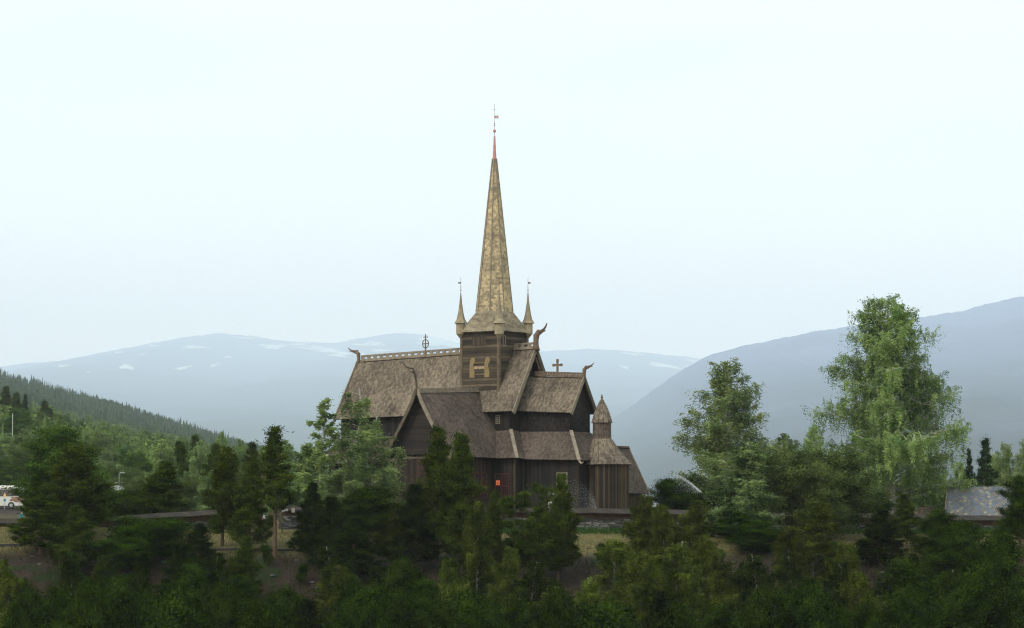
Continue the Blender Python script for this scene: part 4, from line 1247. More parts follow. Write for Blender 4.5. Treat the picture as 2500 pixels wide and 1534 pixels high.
proto('bigbirch', 'birch_tree', 11, 20, 6.0, egg_prof, 'birch', nl=135, t0=0.05, nsec=18, leaves=190000, lsize=0.072, wood=M_birchbark, leafm=L_birch, trunk_r=0.28, up=1.0, droop=0.3, hang=2.3, wob=0.6)
proto('midbirch', 'birch_tree', 12, 15, 4.2, cone2_prof, 'birch', nl=90, t0=0.06, nsec=14, leaves=62000, lsize=0.075, wood=M_birchbark, leafm=L_birch_top, trunk_r=0.20, up=1.3, droop=0.35, hang=2.2, wob=0.5)
proto('weepbirch', 'birch_tree', 13, 13, 3.4, egg_prof, 'birch', nl=70, t0=0.08, nsec=10, leaves=60000, lsize=0.068, wood=M_birchbark, leafm=L_birch_mid, trunk_r=0.12, up=1.2, droop=0.55, hang=2.2, wob=0.6, leaders=2)
proto('airybirch', 'birch_tree', 19, 13, 3.1, birch_prof, 'birch', nl=34, t0=0.16, nsec=9, leaves=30000, lsize=0.062, wood=M_birchbark, leafm=L_birch_mid, trunk_r=0.11, up=1.0, droop=0.5, hang=2.6, wob=0.6, leaders=2)
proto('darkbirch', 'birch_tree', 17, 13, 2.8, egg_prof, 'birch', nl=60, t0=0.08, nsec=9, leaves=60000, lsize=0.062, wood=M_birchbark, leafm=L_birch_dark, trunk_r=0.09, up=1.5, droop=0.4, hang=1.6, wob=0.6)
proto('thinbirch', 'birch_tree', 14, 12, 1.9, birch_prof, 'birch', nl=34, t0=0.2, nsec=6, leaves=11000, lsize=0.085, wood=M_birchbark, leafm=L_birch, trunk_r=0.12, up=1.4, droop=0.2, hang=0.5, wob=0.5)
proto('dullbirch', 'birch_tree', 15, 13, 3.0, egg_prof, 'birch', nl=80, t0=0.08, nsec=10, leaves=76000, lsize=0.062, wood=M_birchbark, leafm=L_birch_dull, trunk_r=0.10, up=1.6, droop=0.3, hang=1.4, wob=0.5)
proto('dullbirch2', 'birch_tree', 16, 13, 2.6, col_prof, 'birch', nl=60, t0=0.06, nsec=9, leaves=56000, lsize=0.062, wood=M_birchbark, leafm=L_birch_dull, trunk_r=0.09, up=1.5, droop=0.5, hang=1.7, wob=0.7)
proto('pine', 'pine_tree', 21, 12, 2.3, pine_prof, 'pine', nl=84, t0=0.08, nsec=8, leaves=52000, lsize=0.078, wood=M_pinebark, leafm=L_pine, trunk_r=0.12, up=0.9, wob=0.3)
proto('pine2', 'pine_tree', 22, 12, 2.5, pine_prof, 'pine', nl=60, t0=0.12, nsec=8, leaves=42000, lsize=0.08, wood=M_pinebark, leafm=L_pine, trunk_r=0.12, up=1.1, wob=0.5)
proto('darkpine', 'pine_tree', 23, 12, 2.4, cone_prof, 'pine', nl=80, t0=0.05, nsec=9, leaves=56000, lsize=0.08, wood=M_pinebark, leafm=L_pine_dk, trunk_r=0.12, up=0.9, wob=0.4)
proto('thinpine', 'pine_tree', 24, 12, 1.7, pine_prof, 'pine', nl=36, t0=0.34, nsec=7, leaves=14000, lsize=0.085, wood=M_pinebark, leafm=L_pine, trunk_r=0.10, up=0.9, wob=0.15)
proto('spruce', 'spruce_tree', 25, 12, 2.1, cone_prof, 'spruce', nl=90, t0=0.06, nsec=7, leaves=34000, lsize=0.09, wood=M_bark, leafm=L_spruce, trunk_r=0.13, up=0.05, wob=0.08)
proto('forkpine', 'pine_tree', 26, 11, 3.0, round_prof, 'pine', nl=28, t0=0.25, nsec=9, leaves=26000, lsize=0.085, wood=M_pinebark, leafm=L_pine, trunk_r=0.12, up=1.3, wob=0.7, leaders=2)
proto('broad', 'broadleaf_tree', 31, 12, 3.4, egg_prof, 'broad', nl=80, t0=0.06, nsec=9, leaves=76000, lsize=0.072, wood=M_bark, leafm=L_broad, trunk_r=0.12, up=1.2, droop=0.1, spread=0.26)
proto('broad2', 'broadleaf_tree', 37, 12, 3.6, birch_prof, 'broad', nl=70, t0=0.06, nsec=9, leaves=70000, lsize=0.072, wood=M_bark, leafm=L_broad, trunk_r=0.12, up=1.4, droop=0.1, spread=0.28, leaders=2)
proto('farbroad', 'broadleaf_tree', 38, 11, 3.6, egg_prof, 'broad', nl=70, t0=0.06, nsec=9, leaves=60000, lsize=0.085, wood=M_bark, leafm=L_broad_far, trunk_r=0.13, up=1.2, droop=0.1, spread=0.28)
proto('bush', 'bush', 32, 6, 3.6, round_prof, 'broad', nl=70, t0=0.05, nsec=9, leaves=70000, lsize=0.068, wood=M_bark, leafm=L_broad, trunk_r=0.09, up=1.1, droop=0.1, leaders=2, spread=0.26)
proto('palebush', 'broadleaf_tree', 33, 8, 4.3, round_prof, 'broad', nl=80, t0=0.06, nsec=10, leaves=90000, lsize=0.068, wood=M_bark, leafm=L_broad_pale, trunk_r=0.12, up=1.1, droop=0.1, leaders=3, spread=0.30)
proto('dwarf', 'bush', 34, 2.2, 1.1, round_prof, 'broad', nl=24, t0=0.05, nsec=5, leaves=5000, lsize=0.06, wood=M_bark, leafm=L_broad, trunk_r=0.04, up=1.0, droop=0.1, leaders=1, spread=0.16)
USED = set()


def place(key, px_, top, Y, wpx, label, rz=None, group=None, name=None, cat=None, zbase=None, seed=[0]):
    if key == 'bush' and top > 1340: key = 'broad' if seed[0] % 2 else 'broad2'
    root, H, w_ = PROTO[key]
    seed[0] += 1; rr = random.Random(seed[0])
    p = at(px_, top, Y); zb = gz(p.x, Y) - 0.15 if zbase is None else zbase
    h = p.z - zb
    if key in USED:
        o = root.copy(); COL.objects.link(o)
        for ch in root.children:
            c = ch.copy(); COL.objects.link(c); c.parent = o
    else:
        o = root; USED.add(key)
    if 'H' in o.keys(): del o['H']
    o.location = (p.x, Y, zb)
    sxy = (wpx / 2 * Y / F) / w_
    o.scale = (sxy, sxy, h / (H * 1.0))
    o.rotation_euler = (0, 0, rr.uniform(0, 6.28) if rz is None else rz)
    nm = root.name.split('.')[0]
    tag(o, label, cat or ('bush' if label and 'bush' in label and 'bushy' not in label and 'birch' not in label else None) or {'birch_tree': 'birch', 'pine_tree': 'pine', 'spruce_tree': 'spruce', 'broadleaf_tree': 'tree', 'bush': 'bush'}[nm], group)
    return o


GB = 'trees around the churchyard'; GF = 'trees on the slope below the wall'; GW = 'trees beyond the churchyard on the left'
# around the church, behind the wall
place('bigbirch', 2168, 732, 285, 255, 'tallest tree of all, a huge pale green weeping birch right of the church', 0.6, GB)
place('midbirch', 1778, 885, 292, 235, 'tall pointed birch right of the sprinkler jet, second tallest tree', 0.3, GB)
place('weepbirch', 1825, 1085, 251, 175, 'yellow green birch standing in front of the second tallest birch', None, GB)
place('weepbirch', 1910, 1062, 296, 130, 'dark narrow birch tucked right of the second tallest birch', None, GB)
place('palebush', 2005, 1100, 251, 210, 'round grey green leafy tree between the two tall birches', None, GB)
place('midbirch', 1985, 1040, 302, 110, 'light birch top rising behind the round grey green tree', None, GB)
place('midbirch', 2262, 1110, 290, 130, 'dark drooping birch under the right side of the huge birch', None, GB)
place('spruce', 2403, 1072, 330, 62, 'slender dark spruce above the slate roofed house', None, GB)
place('spruce', 2366, 1098, 335, 34, 'small spruce tip just left of the slender spruce', None, GB)
for px_, top, Y, w, lb in ((2452, 1085, 345, 90, 'green birch in the row behind the slate roof, right of the slender spruce'), (2505, 1078, 342, 90, 'green birch at the right edge of the photo behind the slate roof'),
                           (2425, 1110, 350, 90, 'low birch filling the gap behind the slender spruce'), (2345, 1130, 340, 80, 'low birch behind the left corner of the slate roof')):
    place('midbirch', px_, top, Y, w, lb, None, GB)
place('bush', 1648, 1165, 285, 90, 'leafy bush behind the sprinkler jet at the foot of the tall birch', None, GB)
place('bush', 1780, 1190, 268, 120, 'bush behind the wall just right of the sprinkler', None, GB)
place('palebush', 1930, 1170, 265, 110, 'low grey green bush behind the wall left of the round tree', None, GB)
# left of and before the church
place('thinbirch', 788, 975, 268, 95, 'thin sparse birch against the sky at the west end of the church', None, GB)
place('weepbirch', 752, 1085, 275, 120, 'leafy birch at the foot of the thin sparse birch', None, GB)
place('weepbirch', 700, 1078, 300, 110, 'pale birch just right of the thin tall pine', None, GB)
place('airybirch', 893, 960, 252, 200, 'large weeping birch hanging before the west roof of the church', 2.2, GB)
place('airybirch', 850, 1085, 250, 120, 'birch filling the left side under the large weeping birch', None, GB)
place('broad', 905, 1190, 247, 170, 'dark leafy tree below the large weeping birch', None, GF)
place('pine', 1070, 1046, 240, 105, 'tall pine overlapping the transept gable of the church', None, GF)
place('pine', 1122, 1062, 239, 115, 'second tall pine close right of the one before the gable', None, GF)
place('darkpine', 1010, 1185, 238, 120, 'dark pine left of the two tall pines before the church', None, GF)
place('pine2', 975, 1230, 240, 90, 'pine between the leafy tree and the dark pine below the gable', None, GF)
place('pine', 1206, 1200, 238, 60, 'young pointed pine top below the lit window of the church', None, GF)
place('forkpine', 1300, 1182, 237, 130, 'forked pine with upturned arms before the aisle of the church', 0.5, GF)
place('pine2', 1372, 1160, 236, 80, 'pine leader standing right of the forked pine', None, GF)
place('pine2', 1335, 1255, 236, 100, 'bushy pine under the forked pine', None, GF)
place('dullbirch2', 1165, 1232, 226, 105, 'pale weeping birch with a white trunk at the bottom centre', 1.0, GF)
place('dullbirch', 1110, 1370, 216, 120, 'dull birch at the bottom just left of the white trunked birch', None, GF)
place('dullbirch', 1235, 1340, 222, 110, 'dull birch just right of the white trunked birch', None, GF)
place('bush', 1275, 1300, 240, 90, 'low green bush on the lawn below the long wall', None, GF)
for i, (px_, top, Y, w, lb) in enumerate(((1566, 1212, 234, 100, 'slender birch reaching above the wall at the end of the church'), (1618, 1235, 232, 90, 'yellow green birch right of the slender one that reaches over the wall'),
                           (1690, 1225, 233, 110, 'bright birch before the wall below the sprinkler jet'), (1500, 1320, 228, 130, 'grey green birch on the slope below the apse'), (1735, 1310, 229, 110, 'birch on the right flank of the bright birch group'),
                           (1660, 1330, 222, 150, 'wide birch at the foot of the bright birch group'), (1560, 1350, 220, 150, 'wide dull birch at the bottom below the slender birch'), (1440, 1420, 215, 120, 'low dull birch at the bottom right of the forked pine'),
                           (1770, 1400, 216, 110, 'low birch at the bottom left of the bare dark patch'), (1350, 1440, 212, 120, 'low birch at the very bottom below the forked pine'))):
    place(('dullbirch', 'dullbirch2')[i % 2] if i not in (1, 2) else 'dullbirch', px_, top, Y, w, lb, None, GF)
place('spruce', 1740, 1200, 252, 50, 'small dark spruce at the foot of the sprinkler jet', None, GB)
place('broad2', 1845, 1270, 244, 110, 'dark leafy tree before the wall right of the bright birches', None, GF)
place('broad', 1800, 1245, 248, 100, 'leafy tree before the wall under the yellow green birch', None, GF)
place('dullbirch', 1985, 1228, 234, 150, 'dull birch rising before the round grey green tree', None, GF)
place('dullbirch2', 1925, 1290, 228, 110, 'slim dull birch left of the one before the round tree', None, GF)
place('dullbirch', 2055, 1330, 224, 130, 'dull birch on the slope right of the one before the round tree', None, GF)
place('darkpine', 2150, 1245, 240, 120, 'dark pine below the huge birch', None, GF)
place('pine2', 2207, 1208, 246, 70, 'brown green pine top by the trunk of the huge birch', None, GF)
place('broad', 2290, 1245, 240, 110, 'dark leafy tree below the left corner of the slate roof', None, GF)
place('broad', 2350, 1275, 232, 160, 'glossy green leafy tree below the middle of the slate roof', None, GF)
place('broad', 2492, 1165, 246, 100, 'leafy tree at the right edge covering the end of the slate roof', None, GF)
place('broad', 2440, 1300, 222, 180, 'dark leafy tree in the bottom right corner group, the nearest to the edge', None, GF)
place('bush', 2220, 1370, 215, 190, 'dark rounded bush at the bottom under the huge birch', None, GF)
place('bush', 2380, 1400, 205, 220, 'large dark bush in the bottom right corner', None, GF)
place('dullbirch', 2110, 1400, 212, 150, 'low dull birch at the bottom right of the slim dull birch', None, GF)
place('bush', 1985, 1430, 206, 180, 'dark bush at the bottom below the dull birches', None, GF)
place('bush', 1860, 1450, 205, 150, 'low dark bush at the bottom below the bare dark patch', None, GF)
for px_, top, Y, w, k, lb in ((2085, 1150, 295, 110, 'midbirch', 'birch in the gap between the round grey green tree and the huge birch'), (2150, 1175, 300, 110, 'palebush', 'low pale tree behind the trunk of the huge birch'),
                           (2215, 1165, 300, 110, 'midbirch', 'low birch right behind the trunk of the huge birch'), (2290, 1160, 305, 90, 'midbirch', 'low drooping birch above the red roofed shed'),
                           (2060, 1195, 275, 90, 'bush', 'dark bush behind the wall between the two tall birches'), (1705, 1175, 300, 120, 'bush', 'dark leafy mass behind the sprinkler jet, left of the tall birch trunk'),
                           (1880, 1190, 280, 110, 'bush', 'dark bush behind the wall under the narrow birch'), (2130, 1215, 268, 90, 'bush', 'low bush just behind the wall under the huge birch'), (1600, 1238, 300, 60, 'bush', 'low bush at the end of the church beside the barn roof')):
    place(k, px_, top, Y, w, lb, None, GB)
rs_ = random.Random(31)
for i in range(34):
    px_ = -20 + 2540 * (i + rs_.uniform(-0.3, 0.3)) / 33
    o_ = place(('broad', 'bush', 'broad2', 'darkpine', 'broad')[rs_.randrange(5)], px_, rs_.uniform(1425, 1490), rs_.uniform(203, 214), rs_.uniform(120, 190), None, None, 'low trees filling the foot of the slope', cat='tree')
    o_['label'] = 'dark low tree in the tangle along the bottom edge of the photo'
gaps = ((-60, 130), (205, 260), (620, 745), (1205, 1260), (1375, 1470), (1480, 1760))
cnt = 0
for i in range(44):
    px_ = -20 + 2540 * (i + rs_.uniform(-0.3, 0.3)) / 43
    tp_ = rs_.uniform(1330, 1430)
    if any(a < px_ < b for a, b in gaps): continue
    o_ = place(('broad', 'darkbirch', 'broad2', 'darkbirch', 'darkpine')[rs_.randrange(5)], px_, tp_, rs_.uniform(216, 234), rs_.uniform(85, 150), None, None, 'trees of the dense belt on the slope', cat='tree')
    o_['label'] = 'green tree in the dense leafy belt covering the slope below the wall'
# left half, below the wall
place('farbroad', 155, 1045, 252, 190, 'broad dark green tree near the bus, tallest on the left', None, GB)
place('pine2', 182, 1088, 246, 160, 'brown green pine before the broad dark green tree near the bus', None, GF)
place('pine', 98, 1180, 243, 115, 'young pine just right of the bus', None, GF)
place('pine', 188, 1238, 238, 90, 'young bushy pine below the brown green pine', None, GF)
place('pine2', 262, 1215, 262, 110, 'bushy pine behind the low end of the wall', None, GB)
place('pine', 402, 1128, 264, 105, 'broad pine behind the wall left of the gate', None, GB)
place('pine2', 552, 1095, 246, 95, 'tall pine before the gate, left of the gap', None, GF)
place('pine', 615, 1128, 244, 90, 'pine between the gate and the thin tall pine', None, GF)
place('thinpine', 672, 1043, 243, 85, 'thin tall pine with a bare trunk before the round signs', None, GF)
place('darkpine', 765, 1180, 243, 90, 'dark pine right of the round signs', None, GF)
place('darkpine', 810, 1215, 240, 120, 'wide dark pine left of the leafy tree before the church', None, GF)
place('darkpine', 865, 1265, 237, 140, 'dark pine on the slope below the large weeping birch', None, GF)
place('bush', 365, 1262, 242, 190, 'big round dark green bush before the wall left of the gate', None, GF)
place('bush', 290, 1310, 238, 130, 'dark bush at the left foot of the big round bush', None, GF)
place('darkpine', 485, 1280, 236, 110, 'dark pine right of the big round bush', None, GF)
place('darkpine', 450, 1330, 232, 150, 'dark pine at the foot of the big round bush', None, GF)
place('pine', 598, 1310, 234, 80, 'young light pine below the gate', None, GF)
place('bush', 300, 1410, 222, 180, 'dark bush at the bottom left of the middle of the slope', None, GF)
place('darkpine', 520, 1400, 222, 130, 'low dark pine at the bottom below the gate', None, GF)
place('dullbirch', 22, 1370, 222, 110, 'light green bush birch at the left edge of the slope', None, GF)
place('bush', 60, 1460, 214, 140, 'low bush in the bottom left corner', None, GF)
place('bush', 700, 1440, 214, 170, 'low green bush at the bottom under the thin tall pine', None, GF)
place('dullbirch', 815, 1385, 222, 130, 'green sapling clump at the bottom left of the dark pines', None, GF)
place('broad', 975, 1370, 222, 150, 'green leafy sapling at the bottom below the dark pine', None, GF)
place('bush', 900, 1440, 212, 170, 'low bush at the bottom between the two leafy saplings', None, GF)
place('bush', 1080, 1470, 205, 170, 'low bush at the very bottom left of the white trunked birch', None, GF)
place('bush', 610, 1470, 208, 150, 'low dark bush at the very bottom left of the thin pine', None, GF)
place('bush', 400, 1470, 206, 200, 'large low dark bush at the very bottom left', None, GF)
place('bush', 200, 1490, 206, 160, 'low dark bush at the very bottom, second from the left corner', None, GF)
place('bush', 1200, 1480, 204, 160, 'low bush at the very bottom right under the white trunk', None, GF)
place('bush', 1500, 1480, 203, 180, 'low bush at the very bottom below the apse', None, GF)
place('bush', 1660, 1480, 203, 180, 'low bush at the very bottom below the wide birch', None, GF)
place('bush', 175, 1350, 236, 50, 'tiny bush alone on the brown litter slope on the left', None, GF)
for i, (px_, top) in enumerate(((650, 1400), (740, 1360), (60, 1400), (130, 1330), (560, 1350), (1820, 1400), (1470, 1290), (1900, 1380))):
    p = None
    Yb = 240 - i % 3 * 3
    place('dwarf', px_, top, Yb, 40, None, None, 'small shrubs on the bare slope')
for o in [o for o in COL.objects if o.get('group') == 'small shrubs on the bare slope']:
    o.location.z = gz(o.location.x, o.location.y) - 0.1; o.scale = (0.6, 0.6, 0.7); o['label'] = 'small low shrub dotted on the brown litter slope'

# beyond the churchyard on the left: trees one can still tell apart
rs = random.Random(77)
desc = {'weepbirch': 'green birch', 'midbirch': 'spreading birch', 'pine': 'pine', 'broad': 'dark leafy tree', 'farbroad': 'dark leafy tree', 'spruce': 'spruce', 'pine2': 'loose pine', 'palebush': 'round pale tree', 'thinpine': 'slim pine'}
mid_list = [('weepbirch', 400, 1085, 400, 70), ('pine', 440, 1080, 420, 60), ('weepbirch', 490, 1078, 410, 60), ('pine2', 478, 1065, 430, 55), ('weepbirch', 540, 1058, 430, 60), ('pine', 525, 1085, 380, 55),
            ('weepbirch', 585, 1075, 410, 60), ('pine2', 615, 1082, 400, 60), ('weepbirch', 640, 1090, 420, 60), ('palebush', 340, 1165, 380, 80), ('palebush', 455, 1165, 340, 90), ('weepbirch', 520, 1150, 330, 80),
            ('palebush', 705, 1150, 320, 90), ('weepbirch', 735, 1110, 340, 90), ('farbroad', 330, 1105, 520, 60), ('farbroad', 290, 1095, 560, 70), ('weepbirch', 250, 1060, 600, 75), ('weepbirch', 270, 1090, 500, 70),
            ('palebush', 215, 1075, 560, 90), ('weepbirch', 230, 1120, 450, 90), ('farbroad', 360, 1130, 450, 60), ('weepbirch', 60, 1050, 520, 80), ('weepbirch', 20, 1060, 540, 80), ('farbroad', 48, 998, 700, 70),
            ('palebush', 100, 1010, 720, 70), ('weepbirch', 10, 1010, 760, 60), ('palebush', 75, 1090, 500, 80), ('pine', 110, 980, 800, 40), ('pine', 40, 960, 820, 40), ('pine', 15, 945, 830, 40), ('spruce', 62, 965, 810, 26),
            ('spruce', 125, 1000, 780, 26), ('weepbirch', 160, 1040, 680, 70), ('weepbirch', 200, 1050, 700, 60), ('weepbirch', 310, 1080, 700, 60), ('farbroad', 5, 1120, 480, 80), ('palebush', 300, 1140, 440, 80),
            ('pine', 655, 1110, 345, 60), ('palebush', 590, 1150, 350, 90), ('farbroad', 275, 1180, 420, 90), ('palebush', 235, 1190, 380, 90), ('pine2', 570, 1110, 360, 60), ('bush', 330, 1195, 300, 70), ('bush', 290, 1205, 300, 80)]
for i, (k, px_, top, Y, w) in enumerate(mid_list):
    o = place(k, px_, top, Y, w * 1.15, None, None, GW)
    o['label'] = '%s in the wood beyond the churchyard, %s' % ({'bush': 'dark bush', **desc}[k], 'left behind the bus' if px_ < 140 else ('left of the hut' if px_ < 300 else ('around the turf roofed hut' if px_ < 400 else ('behind the gate' if px_ < 620 else 'left of the church')))) 

# one mass of wood on the slopes behind (too many to count)
def conifer_tris(rng, n):
    "template: stacked ragged cones"
    out_ = []
    for j in range(5):
        z0 = 0.12 + 0.17 * j; z1 = z0 + 0.30; r = 0.22 * (1 - j / 5.6)
        m_ = 7
        for k in range(m_):
            a0 = 2 * math.pi * (k + rng.uniform(-.2, .2)) / m_ + j; a1 = 2 * math.pi * (k + 1 + rng.uniform(-.2, .2)) / m_ + j
            rr = r * rng.uniform(0.75, 1.2)
            out_.append([[rr * math.cos(a0), rr * math.sin(a0), z0 + rng.uniform(-.03, .03)], [rr * math.cos(a1), rr * math.sin(a1), z0 + rng.uniform(-.03, .03)], [0, 0, min(1.0, z1)]])
    return np.array(out_)


def leafy_tris(rng, n=230):
    c = unit(rng.normal(0, 1, (n, 3))) * np.array([0.30, 0.30, 0.42]) * rng.uniform(0.55, 1.05, (n, 1)) + np.array([0, 0, 0.55])
    u = unit(rng.normal(0, 1, (n, 3))); v = unit(np.cross(u, rng.normal(0, 1, (n, 3)))); s = rng.uniform(0.03, 0.075, (n, 1))
    return np.stack([c - u * s, c + u * s, c + v * s * 1.3], 1)


def forest(name, specs, mat, label, seed):
    rng = np.random.default_rng(seed)
    temps = {'c': [conifer_tris(rng, 0) for _ in range(5)], 'l': [leafy_tris(rng) for _ in range(5)]}
    VV = []; T = []
    for (x, y, h, w, k) in specs:
        tm = temps[k][rng.integers(5)]
        a = rng.uniform(0, 6.28); ca, sa = math.cos(a), math.sin(a)
        q = tm * np.array([w, w, h])
        q = np.stack([q[..., 0] * ca - q[..., 1] * sa, q[..., 0] * sa + q[..., 1] * ca, q[..., 2]], -1) + np.array([x, y, gz(x, y) - 0.5])
        VV.append(q.reshape(-1, 3)); b = rng.uniform(0.0, 0.75) + (0.12 if k == 'l' else 0)
        T.append(np.clip(b + rng.uniform(-0.15, 0.25, len(tm)), 0, 1))
    ob = npmesh(name, np.concatenate(VV), 3, mat, np.concatenate(T))
    tag(ob, label, kind='stuff')


rng = np.random.default_rng(5)
sp1 = []
for _ in range(9500):
    Y = rng.uniform(2300, 4150) ** 1.0; p_ = rng.uniform(-750, 1000); x = (p_ - 1250) / F * Y
    k = 'c' if rng.random() < 0.8 + 0.15 * math.sin(p_ / 60 + Y / 200) else 'l'
    h = rng.uniform(7, 12.5) * (1.35 if rng.random() < 0.05 else 1)
    sp1.append((x, Y, h if k == 'c' else h * 0.8, h * (0.62 if k == 'c' else 1.1), k))
for p_ in np.arange(-700, 900, 3.0):     # skyline trees on the crest
    Y = rng.uniform(3930, 4030); h = rng.uniform(8, 13) * (1.45 if rng.random() < 0.10 else 1)
    sp1.append(((p_ + rng.uniform(-2, 2) - 1250) / F * Y, Y, h, 5.0, 'c'))
forest('far_wood', sp1, leaf_mat('far wood foliage', (0.085, 0.135, 0.040), (0.022, 0.042, 0.018), 0.1, 0.02), 'dark conifer wood covering the hazy slope on the left', 6)
sp2 = []
for _ in range(2200):
    Y = rng.uniform(560, 2300); p_ = rng.uniform(-750, 900); x = (p_ - 1250) / F * Y
    k = 'l' if rng.random() < 0.6 else 'c'
    h = rng.uniform(7, 12)
    sp2.append((x, Y, h, h * (0.9 if k == 'l' else 0.6), k))
for _ in range(500):
    Y = rng.uniform(360, 560); p_ = rng.uniform(-200, 780); x = (p_ - 1250) / F * Y
    if p_ < 110 and Y < 500: continue
    h = rng.uniform(2.0, 4.5)
    sp2.append((x, Y, h, h * 1.2, 'l'))
forest('middle_wood', sp2, leaf_mat('middle wood foliage', (0.13, 0.18, 0.045), (0.028, 0.050, 0.016), 0.2, 0.02), 'mixed green wood on the nearer slope on the left', 7)

# grass along the foot of the wall and on the lawn, litter and low plants on the slope
def tufts(name, n, xr, yr, hmin, hmax, wd, mat, label, seed, cond=None):
    rng = np.random.default_rng(seed)
    x = rng.uniform(*xr, n); y = rng.uniform(*yr, n)
    if cond is not None:
        k = cond(x, y, rng); x, y = x[k], y[k]
    z = ground(x, y); n = len(x)
    b = np.stack([x, y, z - 0.02], -1); a = rng.uniform(0, 6.28, n); d = np.stack([np.cos(a), np.sin(a), np.zeros(n)], -1) * wd
    top_ = b + np.stack([rng.normal(0, 0.07, n), rng.normal(0, 0.07, n), rng.uniform(hmin, hmax, n)], -1)
    VV = np.stack([b - d, b + d, top_], 1).reshape(-1, 3)
    tag(npmesh(name, VV, 3, mat, rng.random(n)), label, kind='stuff')


tufts('grass', 60000, (-60, 60), (244, 256.6), 0.05, 0.16, 0.03, leaf_mat('dry grass blades', (0.16, 0.125, 0.05), (0.07, 0.068, 0.025), 0.2, 0), 'dry yellow lawn grass below the wall', 1)
tufts('weeds', 16000, (-8, 60), (254.2, 256.9), 0.15, 0.5, 0.03, leaf_mat('green weeds', (0.05, 0.10, 0.02), (0.018, 0.045, 0.01), 0.2, 0), 'green weeds along the foot of the wall', 2)
tufts('undergrowth', 60000, (-60, 60), (205, 245), 0.08, 0.4, 0.05, leaf_mat('undergrowth leaves', (0.050, 0.052, 0.018), (0.022, 0.016, 0.008), 0.1, 0), 'low undergrowth and litter on the slope', 3,
      cond=lambda x, y, r: r.random(len(x)) < 0.15 + 0.85 * (vnoise(x, y, 3.0, 4) > 0.15))
rng = np.random.default_rng(9)
mb = MB()
for k in range(260):
    x, y = rng.uniform(-60, 60), rng.uniform(225, 246); s = rng.uniform(0.06, 0.28); z = gz(x, y)
    pts = [(x + s * 1.2 * math.cos(a) * rng.uniform(.7, 1.1), y + s * math.sin(a) * rng.uniform(.7, 1.1), z + s * h_) for h_, q in ((-0.1, 1), (0.45, .7)) for a in np.linspace(0, 5.2, 6)]
    mb.mesh(pts, [(0, 1, 7, 6), (1, 2, 8, 7), (2, 3, 9, 8), (3, 4, 10, 9), (4, 5, 11, 10), (5, 0, 6, 11), (6, 7, 8, 9, 10, 11)], rng.uniform(0.6, 1.2))
tag(mb.build('slope_stones', simple('slope stone', (0.13, 0.12, 0.11), (0.06, 0.055, 0.05))), 'scattered small stones on the brown slope', kind='stuff')

# low timber edging along the top of the slope
mb = MB()
for a, b in (((-60, 1324), (60, 1317)), ((200, 1318), (330, 1316)), ((520, 1321), (770, 1329))):
    n = 8
    for k in range(n):
        q = [at(a[0] + (b[0] - a[0]) * u, a[1] + (b[1] - a[1]) * u, 245.2) for u in (k / n, (k + 1) / n)]
        for v in q: v.z = gz(v.x, v.y) + 0.06
        mb.beam(q[0], q[1], 0.22, 0.2)
tag(mb.build('kerb', simple('dark edging timber', (0.035, 0.035, 0.04), (0.02, 0.02, 0.022))), 'dark edging along the top of the slope', kind='structure')

# ------------------------------------------------------------------ houses
def house(name, label, c, rz, L, Wd, hw, hr, roofm, wallm, over=0.4, extra=None):
    root = thing(name, label, 'house', c, rz)
    mb = MB(); mb.box((-L / 2, -Wd / 2, -0.5), (L / 2, Wd / 2, hw))
    for s in (-1, 1): mb.prism([(s * (L / 2 - 0.01), -Wd / 2, hw), (s * (L / 2 - 0.01), Wd / 2, hw), (s * (L / 2 - 0.01), 0, hw + hr * 0.97)], (-s * 0.15, 0, 0))
    mb.build('wall', wallm, root)
    mb = MB(); k = over * hr / (Wd / 2)
    for s in (-1, 1):
        p = [(-L / 2 - over, s * (Wd / 2 + over), hw - k + 0.05), (L / 2 + over, s * (Wd / 2 + over), hw - k + 0.05), (L / 2 + over, 0, hw + hr + 0.05), (-L / 2 - over, 0, hw + hr + 0.05)]
        if s > 0: p = p[::-1]
        slab(mb, p, 0.12, 0)
    rf = mb.build('roof', roofm, root)
    mb = MB()
    for e in (-1, 1):
        for s in (-1, 1): mb.beam((e * (L / 2 + over + 0.05), s * (Wd / 2 + over), hw - k + 0.02), (e * (L / 2 + over + 0.05), 0, hw + hr + 0.04), 0.08, 0.28)
    mb.build('barge_board', M_board, rf)
    mb = MB()
    for q in (-0.28, 0.22):
        mb.box((q * L - 0.5, -Wd / 2 - 0.04, hw * 0.4), (q * L + 0.5, -Wd / 2 - 0.002, hw * 0.8), 1, 0); mb.box((q * L - 0.42, -Wd / 2 - 0.05, hw * 0.4 + 0.08), (q * L + 0.42, -Wd / 2 - 0.041, hw * 0.8 - 0.08), 1, 1)
    mb.build('window', [M_board, M_glass], root)
    mb = MB(); mb.box((-0.45, -Wd / 2 - 0.05, -0.1), (0.45, -Wd / 2 - 0.003, 1.95)); mb.build('door', M_board_dk, root)
    return root


